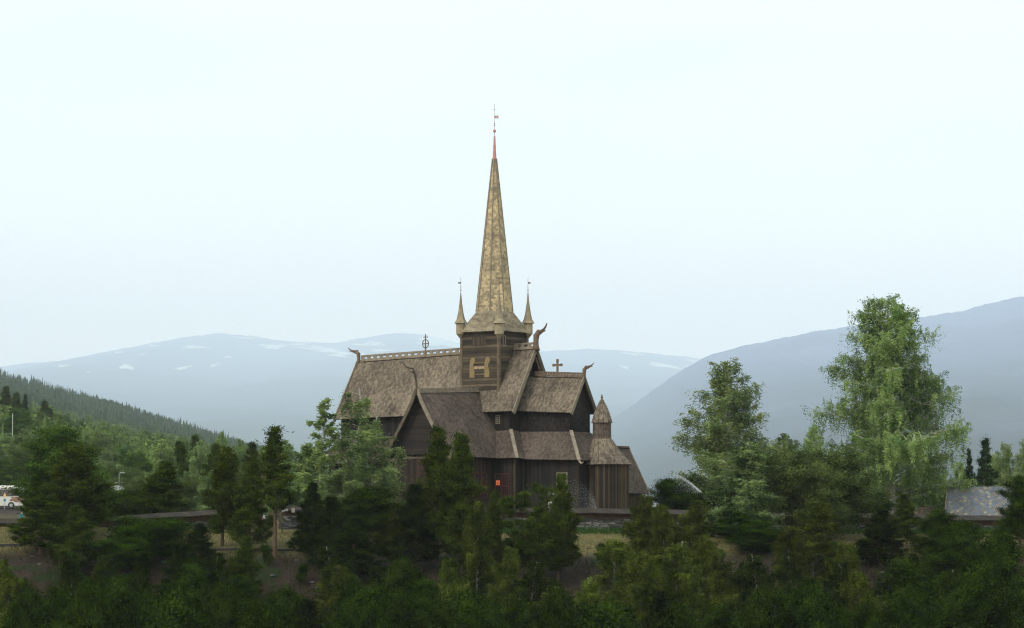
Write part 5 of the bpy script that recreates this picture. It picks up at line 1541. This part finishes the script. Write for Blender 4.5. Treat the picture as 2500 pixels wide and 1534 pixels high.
# slate roof with diamond slates of mixed colour
m, t, o = nodes('slate roof')
tcn = t.nodes.new('ShaderNodeTexCoord'); sp = t.nodes.new('ShaderNodeSeparateXYZ'); t.links.new(tcn.outputs['Object'], sp.inputs[0])
xx = sp.outputs['X']; yy = mth(t, 'MULTIPLY', sp.outputs['Y'], 1.18)
u_ = mth(t, 'MULTIPLY', mth(t, 'ADD', xx, yy), 2.4); v_ = mth(t, 'MULTIPLY', mth(t, 'SUBTRACT', xx, yy), 2.4)
cb = t.nodes.new('ShaderNodeCombineXYZ'); t.links.new(mth(t, 'FLOOR', u_), cb.inputs[0]); t.links.new(mth(t, 'FLOOR', v_), cb.inputs[1])
wn = t.nodes.new('ShaderNodeTexWhiteNoise'); wn.noise_dimensions = '2D'; t.links.new(cb.outputs[0], wn.inputs['Vector'])
col = ramp(t, wn.outputs['Value'], [(0.0, (0.065, 0.075, 0.095)), (0.42, (0.10, 0.115, 0.145)), (0.60, (0.08, 0.09, 0.11)), (0.66, (0.14, 0.092, 0.078)), (0.78, (0.12, 0.105, 0.085)), (0.88, (0.13, 0.12, 0.10)), (0.975, (0.22, 0.20, 0.14))])
fu = mth(t, 'FRACT', u_); fv = mth(t, 'FRACT', v_)
e_ = mth(t, 'MINIMUM', mth(t, 'MINIMUM', fu, mth(t, 'SUBTRACT', 1.0, fu)), mth(t, 'MINIMUM', fv, mth(t, 'SUBTRACT', 1.0, fv)))
e_ = mth(t, 'MINIMUM', mth(t, 'MULTIPLY', e_, 12.0), 1.0)
col = mulcol(t, col, mth(t, 'ADD', mth(t, 'MULTIPLY', e_, 0.6), 0.4))
finish(t, o, col, 0.6, e_, 0.5, 0.03, spec=0.4)
M_slate = m
M_redroof = simple('reddish board roof', (0.23, 0.145, 0.115), (0.14, 0.09, 0.075), 2, stretch=(1, 5, 1))
M_turf = simple('turf roof', (0.10, 0.13, 0.03), (0.05, 0.08, 0.02), 2)
M_log = planks('brown log wall', (0.10, 0.06, 0.035), (0.04, 0.025, 0.016), 0.25, 'z')
# right-hand house: roof slope facing us
Yh = 283.0; a = at(2312, 1257, Yh - 3.4); r_ = at(2358, 1189, Yh)
zr = r_.z; zeave = a.z
bx_ = at(2358, 1189, Yh).x
house('slate_roof_house', 'house with grey diamond slate roof dotted with yellow slates behind the wall', (bx_ + 6.6 + 0.45 - 1.75, Yh, 0.2), R(-14), 13.2, 6.6, zeave - 0.2 + 0.1, zr - zeave - 0.1, M_slate, M_log)
p = at(2238, 1237, 284); house('red_roof_shed', 'small shed with a pale red roof left of the slate roofed house', (p.x, 284, 0.1), R(20), 3.2, 2.6, 1.25, p.z - 1.35, M_redroof, M_log, 0.25)
p = at(1608, 1229, 420); house('grey_roof_barn', 'low grey roofed barn beyond the right end of the church', (p.x, 420, -1.0), 0, 9, 5, p.z - 0.6, 1.5, simple('grey metal roof', (0.33, 0.35, 0.38), (0.25, 0.27, 0.3)), M_log)
p = at(676, 1165, 330); house('log_storehouse', 'log storehouse with reddish roof half hidden behind the thin tall pine', (p.x, 330, gz(p.x, 330)), R(8), 4.0, 3.2, zpy(1203, 328) - 0.8, 1.9, M_redroof, M_log, 0.6)
p = at(326, 1173, 460); house('turf_roof_hut', 'small log hut with a green turf roof in the trees on the left', (p.x, 460, gz(p.x, 460) + 0.3), R(70), 4.2, 4.2, 1.6, p.z - gz(p.x, 460) - 1.9, M_turf, M_log, 0.3)
p = at(342, 1203, 400); house('grey_roof_shelter', 'low grey roofed shelter in front of the turf roofed hut', (p.x, 400, gz(p.x, 400)), R(-3), 3.4, 3.0, 1.5, p.z - gz(p.x, 400) - 1.5, simple('lead grey roof', (0.28, 0.30, 0.33), (0.2, 0.22, 0.25)), simple('ochre shelter wall', (0.25, 0.17, 0.09)), 0.3)

# ------------------------------------------------------------------ bus at the left edge
Yb = 452; b0 = at(-110, 1242, Yb); b1 = at(60, 1242, Yb)
zg = b0.z; Lb = b1.x - b0.x; hb = 3.45
gzb = zg
bus = thing('tour_bus', 'white tour bus with dark windows parked at the left edge of the photo', 'bus', (b1.x, Yb, zg))
mb = MB()
prof = [(0, 0.45), (0, 1.9), (-0.22, 2.9), (-0.45, 3.25), (-0.9, 3.35), (-Lb + .2, 3.35), (-Lb, 3.1), (-Lb, 0.45)]
mb.prism([(a, -1.25, b) for a, b in prof], (0, 2.5, 0)); mb.build('body', flat('bus white paint', (0.5, 0.49, 0.46), 0.35), bus)
mb = MB(); mb.prism([(-0.10, -1.262, 1.9), (-0.28, -1.262, 2.8), (-0.5, -1.262, 3.0), (-Lb + .3, -1.262, 3.0), (-Lb + .3, -1.262, 1.9)], (0, 0.01, 0))
for k in range(1, 6): mb.box((-k * Lb / 6 - 0.04, -1.275, 1.9), (-k * Lb / 6 + 0.04, -1.263, 3.0), 1, 1)
mb.build('window', [M_glass, flat('black pillar', (0.01, 0.01, 0.01))], bus)
mb = MB(); mb.box((-Lb * .3 - 1.6, -0.9, 3.36), (-Lb * .3 + 1.9, 0.9, 3.6)); mb.build('roof_unit', flat('roof unit white', (0.75, 0.73, 0.66)), bus)
mb = MB(); mb.prism([(-1.05, -1.256, 0.95), (-0.1, -1.256, 0.95), (-0.1, -1.256, 1.8), (-1.6, -1.256, 1.8), (-2.2, -1.256, 1.3)], (0, -0.006, 0)); mb.build('brown_panel', flat('brown livery', (0.23, 0.12, 0.08)), bus)
for wx in (-1.9, -Lb + 2.2):
    mb = MB(); pts = 18
    mb.prism([(wx + 0.52 * math.cos(2 * math.pi * k / pts), -1.30, 0.52 + 0.52 * math.sin(2 * math.pi * k / pts)) for k in range(pts)], (0, 0.3, 0)); w_ = mb.build('wheel', flat('tyre', (0.015, 0.015, 0.015), 0.8), bus)
    mb = MB(); mb.prism([(wx + 0.26 * math.cos(2 * math.pi * k / 12), -1.32, 0.52 + 0.26 * math.sin(2 * math.pi * k / 12)) for k in range(12)], (0, 0.015, 0)); mb.build('rim', flat('rim', (0.3, 0.3, 0.3), 0.4), w_)
# road sign before the bus
p = at(11.5, 1238, 440); sg = thing('road_sign', 'yellow diamond road sign over a blue disc on a pole before the bus', 'road sign', (p.x, 440, p.z - 0.4))
mb = MB(); mb.tube([(0, 0, 0), (0, 0, 2.4)], 0.045, 8); mb.build('pole', flat('galvanised pole', (0.25, 0.26, 0.27), 0.5), sg)
mb = MB(); mb.prism([(0, -0.08, 1.75), (0.2, -0.08, 2.15), (0, -0.08, 2.6), (-0.2, -0.08, 2.15)], (0, 0.02, 0)); mb.build('diamond_plate', flat('yellow plate', (0.62, 0.42, 0.10)), sg)
mb = MB(); mb.prism([(0.22 * math.cos(2 * math.pi * k / 16), -0.08, 1.42 + 0.22 * math.sin(2 * math.pi * k / 16)) for k in range(16)], (0, 0.02, 0)); mb.build('blue_disc', flat('blue plate', (0.02, 0.16, 0.24)), sg)
# roadside bank in front of the bus is part of the ground; a utility pole and two street lamps
p = at(31, 1010, 640); zb_ = gz(p.x, 640); mb = MB(); mb.tube([(0, 0, 0), (0, 0, p.z - zb_)], [0.13, 0.09], 8)
ob = mb.build('utility_pole', simple('pale pole wood', (0.42, 0.40, 0.36))); ob.location = (p.x, 640, zb_)
tag(ob, 'pale wooden utility pole among the trees high on the left', 'pole')
for k, (px_, py_) in enumerate(((291, 1155), (394, 1161))):
    p = at(px_, py_, 395); zb_ = gz(p.x, 395); h = p.z - zb_
    lp = thing('street_lamp', ('street lamp above the white car in the trees', 'street lamp right of the turf roofed hut')[k], 'street lamp', (p.x, 395, zb_), 0, 'street lamps beyond the wall')
    mb = MB(); mb.tube([(0, 0, 0), (0, 0, h - 0.1), (0.1, 0, h), (0.35, 0, h + 0.03)], [0.07, 0.05, 0.045, 0.04], 6); mb.build('pole', flat('lamp pole', (0.2, 0.21, 0.22)), lp)
    mb = MB(); mb.box((0.1, -0.14, h - 0.03), (0.75, 0.14, h + 0.1)); mb.build('lamp_head', flat('lamp head', (0.3, 0.31, 0.3)), lp)


def car(label, loc, rz, paint):
    r_ = thing('parked_car', label, 'car', loc, rz, None)
    mb = MB(); pr = [(-2.1, 0.35), (-2.15, 0.8), (-1.95, 0.98), (-1.2, 1.02), (-0.75, 1.5), (0.9, 1.52), (1.75, 1.05), (2.1, 0.95), (2.15, 0.4)]
    mb.prism([(a, -0.85, b) for a, b in pr], (0, 1.7, 0)); mb.build('body', flat(paint[0], paint[1], 0.3), r_)
    mb = MB(); mb.prism([(-1.05, -0.856, 1.05), (-0.68, -0.856, 1.44), (0.85, -0.856, 1.44), (1.5, -0.856, 1.08)], (0, 0.004, 0)); mb.box((0.05, -0.862, 1.05), (0.12, -0.857, 1.44), 1, 1)
    mb.build('window', [M_glass, flat('car pillar', (0.02, 0.02, 0.02))], r_)
    for wx in (-1.35, 1.35):
        mb = MB(); mb.prism([(wx + 0.33 * math.cos(2 * math.pi * k / 16), -0.88, 0.33 + 0.33 * math.sin(2 * math.pi * k / 16)) for k in range(16)], (0, 0.2, 0)); w_ = mb.build('wheel', flat('car tyre', (0.012, 0.012, 0.012), 0.8), r_)
        mb = MB(); mb.prism([(wx + 0.18 * math.cos(2 * math.pi * k / 12), -0.89, 0.33 + 0.18 * math.sin(2 * math.pi * k / 12)) for k in range(12)], (0, 0.009, 0)); mb.build('rim', flat('car rim', (0.25, 0.25, 0.26), 0.4), w_)
    mb = MB(); mb.box((2.1, -0.8, 0.6), (2.17, -0.45, 0.75)); mb.build('headlight', flat('headlight', (0.6, 0.6, 0.6), 0.2), r_)
    return r_


p = at(294, 1190, 415); car('small white car parked among the trees left of the turf roofed hut', (p.x, 415, zpy(1197, 415) - 0.4), R(10), ('white car paint', (0.4, 0.4, 0.4)))

# ------------------------------------------------------------------ dark bench before the wall, right of the gate
p0 = at(712, 1291, 255.4)
bn = thing('park_bench', 'dark slatted bench against the wall below the paper notice', 'bench', (p0.x, 255.4, gz(p0.x, 255.4)))
M_bench = simple('dark bench wood', (0.045, 0.045, 0.052), (0.025, 0.025, 0.03))
mb = MB()
for k in range(4): mb.box((-0.95, -0.25 + 0.13 * k, 0.44), (0.95, -0.14 + 0.13 * k, 0.48))
mb.build('seat', M_bench, bn)
mb = MB()
for k in range(3): mb.box((-0.95, 0.27 + 0.03 * k, 0.56 + 0.15 * k), (0.95, 0.31 + 0.03 * k, 0.67 + 0.15 * k))
mb.build('backrest', M_bench, bn)
for s in (-0.85, 0.85):
    for y in (-0.2, 0.24):
        mb = MB(); mb.box((s - 0.03, y - 0.03, 0), (s + 0.03, y + 0.03, 0.436 if y < 0 else 0.98)); mb.build('leg', M_bench, bn)

# gate between the two lengths of wall
ga, gb = at(570, 1290, 258.3), at(688, 1290, 258.0)
gt = thing('gate_posts', 'dark wooden gateway between the two lengths of churchyard wall', 'gate', ((ga.x + gb.x) / 2, 258.2, gz((ga.x + gb.x) / 2, 258.2)))
zt_ = zpy(1232, 258.2) - gt.location.z
for s in (-1, 1):
    mb = MB(); hw_ = (gb.x - ga.x) / 2 - 0.15
    mb.box((s * hw_ - 0.14, -0.14, -0.2), (s * hw_ + 0.14, 0.14, zt_ - 0.1)); mb.lathe((s * hw_, 0, zt_ - 0.1), [(0.22, 0), (0.16, 0.1), (0.02, 0.25)], 8); mb.build('post', M_board_dk, gt)
for s in (-1, 1):
    mb = MB()
    for k in range(8): mb.box((s * (0.12 + 0.2 * k) - 0.03, -0.02, 0.1), (s * (0.12 + 0.2 * k) + 0.03, 0.02, 1.0 + 0.03 * k))
    mb.box((s * 0.08, 0.021, 0.25), (s * hw_ * 0.97, 0.05, 0.33)); mb.box((s * 0.08, 0.021, 0.8), (s * hw_ * 0.97, 0.05, 0.88))
    mb.build('gate_leaf', M_board_dk, gt)

# ------------------------------------------------------------------ gravestone in the churchyard
p = at(1346, 1240, 262.5); zg_ = gz(p.x, 262.5); zt_ = zpy(1198, 262.5) - zg_
mb = MB(); pr = [(-0.3, 0.0), (0.3, 0.0), (0.3, zt_ - 0.3)] + [(0.3 * math.cos(a), zt_ - 0.3 + 0.3 * math.sin(a)) for a in np.linspace(0.2, math.pi - 0.2, 9)] + [(-0.3, zt_ - 0.3)]
mb.prism([(a, 0, b) for a, b in pr], (0, 0.16, 0)); mb.box((-0.42, -0.1, 0), (0.42, 0.3, 0.25))
ob = mb.build('gravestone', simple('pale gravestone', (0.34, 0.33, 0.31), (0.24, 0.235, 0.22), 4)); ob.location = (p.x, 262.5, zg_)
tag(ob, 'pale round topped gravestone behind the wall before the choir', 'gravestone')

# ------------------------------------------------------------------ people
def skin_person(label, loc, rz, pose, cols, h=1.7):
    root = thing('person', label, 'person', loc, rz, 'people by the churchyard')
    s = h / 1.75
    J = {'pelvis': (0, 0, .95), 'chest': (0, 0, 1.28), 'neck': (0, 0, 1.47), 'head': (0, -0.01, 1.56), 'crown': (0, 0, 1.68),
         'shL': (-.17, 0, 1.42), 'elL': (-.24, .02, 1.13), 'haL': (-.24, -.06, .88), 'shR': (.17, 0, 1.42), 'elR': (.24, .02, 1.13), 'haR': (.24, -.06, .88),
         'hiL': (-.09, 0, .90), 'knL': (-.10, -.02, .50), 'anL': (-.10, .02, .10), 'toL': (-.11, -.14, .03), 'hiR': (.09, 0, .90), 'knR': (.10, -.02, .50), 'anR': (.10, .02, .10), 'toR': (.11, -.14, .03)}
    J.update(pose)
    Rr = {'pelvis': .15, 'chest': .15, 'neck': .055, 'head': .088, 'crown': .075, 'shL': .065, 'elL': .045, 'haL': .032, 'shR': .065, 'elR': .045, 'haR': .032,
          'hiL': .095, 'knL': .062, 'anL': .045, 'toL': .035, 'hiR': .095, 'knR': .062, 'anR': .045, 'toR': .035}
    E = [('pelvis', 'chest'), ('chest', 'neck'), ('neck', 'head'), ('head', 'crown'), ('neck', 'shL'), ('shL', 'elL'), ('elL', 'haL'), ('neck', 'shR'), ('shR', 'elR'), ('elR', 'haR'),
         ('pelvis', 'hiL'), ('hiL', 'knL'), ('knL', 'anL'), ('anL', 'toL'), ('pelvis', 'hiR'), ('hiR', 'knR'), ('knR', 'anR'), ('anR', 'toR')]
    ks = list(J); V_ = [tuple(c * s for c in J[k]) for k in ks]; EE_ = [(ks.index(a), ks.index(b)) for a, b in E]; rad = [Rr[k] * s for k in ks]
    for hk, sd in (('haL', -1), ('haR', 1)):                      # palm, five fingers
        hx, hy, hz_ = J[hk]; hi = ks.index(hk)
        for q, (dx, dy, dz) in enumerate(((0.0, -.035, -.10), (0.0, -.015, -.115), (0.0, .008, -.11), (0.0, .03, -.095), (-sd * .035, -.05, -.05))):
            V_.append(((hx + dx * .5) * s, (hy + dy) * s, (hz_ + dz * .45) * s)); rad.append(.011 * s); i1 = len(V_) - 1
            V_.append(((hx + dx) * s, (hy + dy * 1.1 - .012) * s, (hz_ + dz) * s)); rad.append(.008 * s)
            EE_ += [(hi, i1), (i1, i1 + 1)]
    me = bpy.data.meshes.new('body'); me.from_pydata(V_, EE_, [])
    ob = bpy.data.objects.new('body', me); COL.objects.link(ob)
    md = ob.modifiers.new('skin', 'SKIN')
    for i, r_ in enumerate(rad): me.skin_vertices[0].data[i].radius = (r_, r_)
    me.skin_vertices[0].data[0].use_root = True
    sb = ob.modifiers.new('sub', 'SUBSURF'); sb.levels = 1; sb.render_levels = 1
    dg = bpy.context.evaluated_depsgraph_get(); dg.update()
    me2 = bpy.data.meshes.new_from_object(ob.evaluated_get(dg)); me2.name = 'body'
    bpy.data.objects.remove(ob)
    ob = bpy.data.objects.new('body', me2); COL.objects.link(ob); ob.parent = root
    me2.materials.clear()
    for c_ in cols: me2.materials.append(c_)
    hz_hand = [Vector(J['haL']) * s, Vector(J['haR']) * s]
    for pl in me2.polygons:
        c = pl.center
        hand = min((c - q).length for q in hz_hand) < 0.13 * s
        pl.material_index = 0 if (c.z > 1.44 * s or hand) else (3 if c.z < 0.09 * s else (2 if c.z < 0.93 * s else 1))
        pl.use_smooth = True
    hc = Vector(J['crown']) * s
    mb = MB(); mb.lathe((hc.x, hc.y + 0.025, hc.z - 0.06 * s), [(0.06, -0.12), (0.098, -0.03), (0.10, 0.04), (0.07, 0.10), (0.02, 0.13)], 12); mb.build('hair', cols[4], root, smooth=True)
    mb = MB(); mb.lathe((hc.x, hc.y - 0.10 * s, hc.z - 0.10 * s), [(0.005, -0.03), (0.014, -0.02), (0.004, 0.03)], 6); mb.build('nose', cols[0], root)
    return root


skin = flat('skin', (0.45, 0.28, 0.20)); dkh = flat('dark hair', (0.03, 0.02, 0.015)); shoe = flat('shoe', (0.03, 0.03, 0.03))
walk = {'knL': (-.10, -.12, .52), 'anL': (-.10, -.10, .12), 'toL': (-.11, -.25, .06), 'knR': (.10, .03, .50), 'anR': (.10, .22, .14), 'toR': (.11, .08, .03), 'elL': (-.25, .1, 1.15), 'haL': (-.25, .08, .9), 'elR': (.25, -.02, 1.14), 'haR': (.24, -.2, .95)}
lean = {'chest': (0, -.12, 1.22), 'neck': (0, -.22, 1.38), 'head': (0, -.27, 1.46), 'crown': (0, -.31, 1.57), 'shL': (-.17, -.2, 1.34), 'shR': (.17, -.2, 1.34), 'elL': (-.24, -.25, 1.08), 'haL': (-.2, -.42, .95), 'elR': (.24, -.25, 1.08), 'haR': (.2, -.42, .95)}
def put(px_, Y, label, rz, pose, c1, c2, hair=dkh, h=1.7, z=None):
    x = (px_ - 1250) / F * Y
    skin_person(label, (x, Y, gz(x, Y) if z is None else z), rz, pose, [skin, c1, c2, shoe, hair], h)
put(543, 255.2, 'person in a pale lilac top bending forward by the wall', R(60), lean, flat('lilac top', (0.25, 0.25, 0.36)), flat('black trousers', (0.02, 0.02, 0.03)), flat('light cap', (0.45, 0.5, 0.52)))
put(646, 254.8, 'person in dark clothes with a light blue cap beside the thin tall pine', R(-20), walk, flat('dark jacket', (0.03, 0.035, 0.05)), flat('speckled trousers', (0.12, 0.11, 0.14)), flat('blue cap', (0.12, 0.30, 0.45)))
x = (56 - 1250) / F * 272
put(56, 272, 'person in a teal jacket walking behind the low end of the wall', R(80), walk, flat('teal jacket', (0.02, 0.22, 0.26)), flat('navy trousers', (0.02, 0.03, 0.05)), z=zpy(1263, 272) - 1.05)
put(70, 272.5, 'person in a red brown top walking behind the one in teal', R(80), walk, flat('red brown top', (0.20, 0.07, 0.05)), flat('grey trousers', (0.1, 0.1, 0.1)), flat('blond hair', (0.5, 0.42, 0.35)), z=zpy(1263, 272) - 1.05)

# ------------------------------------------------------------------ water from the lawn sprinklers
m, t, o = nodes('water droplets')
d = t.nodes.new('ShaderNodeBsdfDiffuse'); d.inputs['Color'].default_value = (0.9, 0.92, 0.95, 1)
tl = t.nodes.new('ShaderNodeBsdfTranslucent'); tl.inputs['Color'].default_value = (0.9, 0.92, 0.95, 1)
ms = t.nodes.new('ShaderNodeMixShader'); t.links.new(d.outputs[0], ms.inputs[1]); t.links.new(tl.outputs[0], ms.inputs[2]); t.links.new(ms.outputs[0], o.inputs['Surface'])
M_water = m


def droplets(name, P, s, label):
    rng = np.random.default_rng(3); n = len(P)
    u = unit(rng.normal(0, 1, (n, 3))); v = unit(np.cross(u, rng.normal(0, 1, (n, 3))))
    VV = np.stack([P - u * s[:, None], P + u * s[:, None], P + v * s[:, None] * 1.5], 1).reshape(-1, 3)
    tag(npmesh(name, VV, 3, M_water, np.ones(n)), label, kind='stuff')


rng = np.random.default_rng(8)
n = 7000; k = 0.78 * rng.random(n) ** 1.05
pts = np.array([tuple(at(a, b, Y)) for a, b, Y in ((1738, 1228, 268), (1712, 1202, 268.5), (1690, 1183, 269), (1672, 1170, 269.5), (1658, 1163, 270), (1648, 1166, 270.5), (1638, 1185, 271), (1630, 1215, 271.5))])
ks = np.array([0, .25, .45, .6, .72, .8, .9, 1.0])
P = np.stack([np.interp(k, ks, pts[:, c]) for c in range(3)], -1)
P += rng.normal(0, 1, (n, 3)) * (0.02 + 0.16 * k[:, None] ** 2.0)
P[:, 2] -= rng.random(n) ** 5 * 2.0 * k
droplets('water_jet', P, rng.uniform(0.006, 0.015, n), 'white water jet from a sprinkler arching up to the left')
n = 17000
a = rng.random(n); b = rng.random(n)
px_ = 1455 - 110 * a ** 1.3; top_ = np.interp(px_, [1345, 1380, 1410, 1430, 1442, 1452, 1456], [1200, 1165, 1168, 1178, 1192, 1210, 1236]) + np.abs(rng.normal(0, 7, n)) + 9 * np.sin(px_ * 0.55) ** 2
py_ = top_ + (1246 - top_) * b
Yd = 265 + rng.random(n) * 1.5
P = np.array([tuple(at(x_, y_, Y_)) for x_, y_, Y_ in zip(px_, py_, Yd)]) + rng.normal(0, 0.06, (n, 3))
droplets('water_mist', P, rng.uniform(0.003, 0.0065, n), 'thin grey veil of sprinkler mist before the choir wall')

# ------------------------------------------------------------------ the air
mb = MB(); mb.box((-29000, -320, -130), (29000, 61000, 4700))
m, t, o = nodes('haze air')
pv = t.nodes.new('ShaderNodeVolumePrincipled')
pv.inputs['Color'].default_value = (0.80, 0.90, 1.0, 1)
pv.inputs['Density'].default_value = 4.6e-5
pv.inputs['Anisotropy'].default_value = 0.0
t.links.new(pv.outputs[0], o.inputs['Volume'])
hz = mb.build('haze', m)
tag(hz, 'thin bluish summer haze filling the valley', kind='stuff')
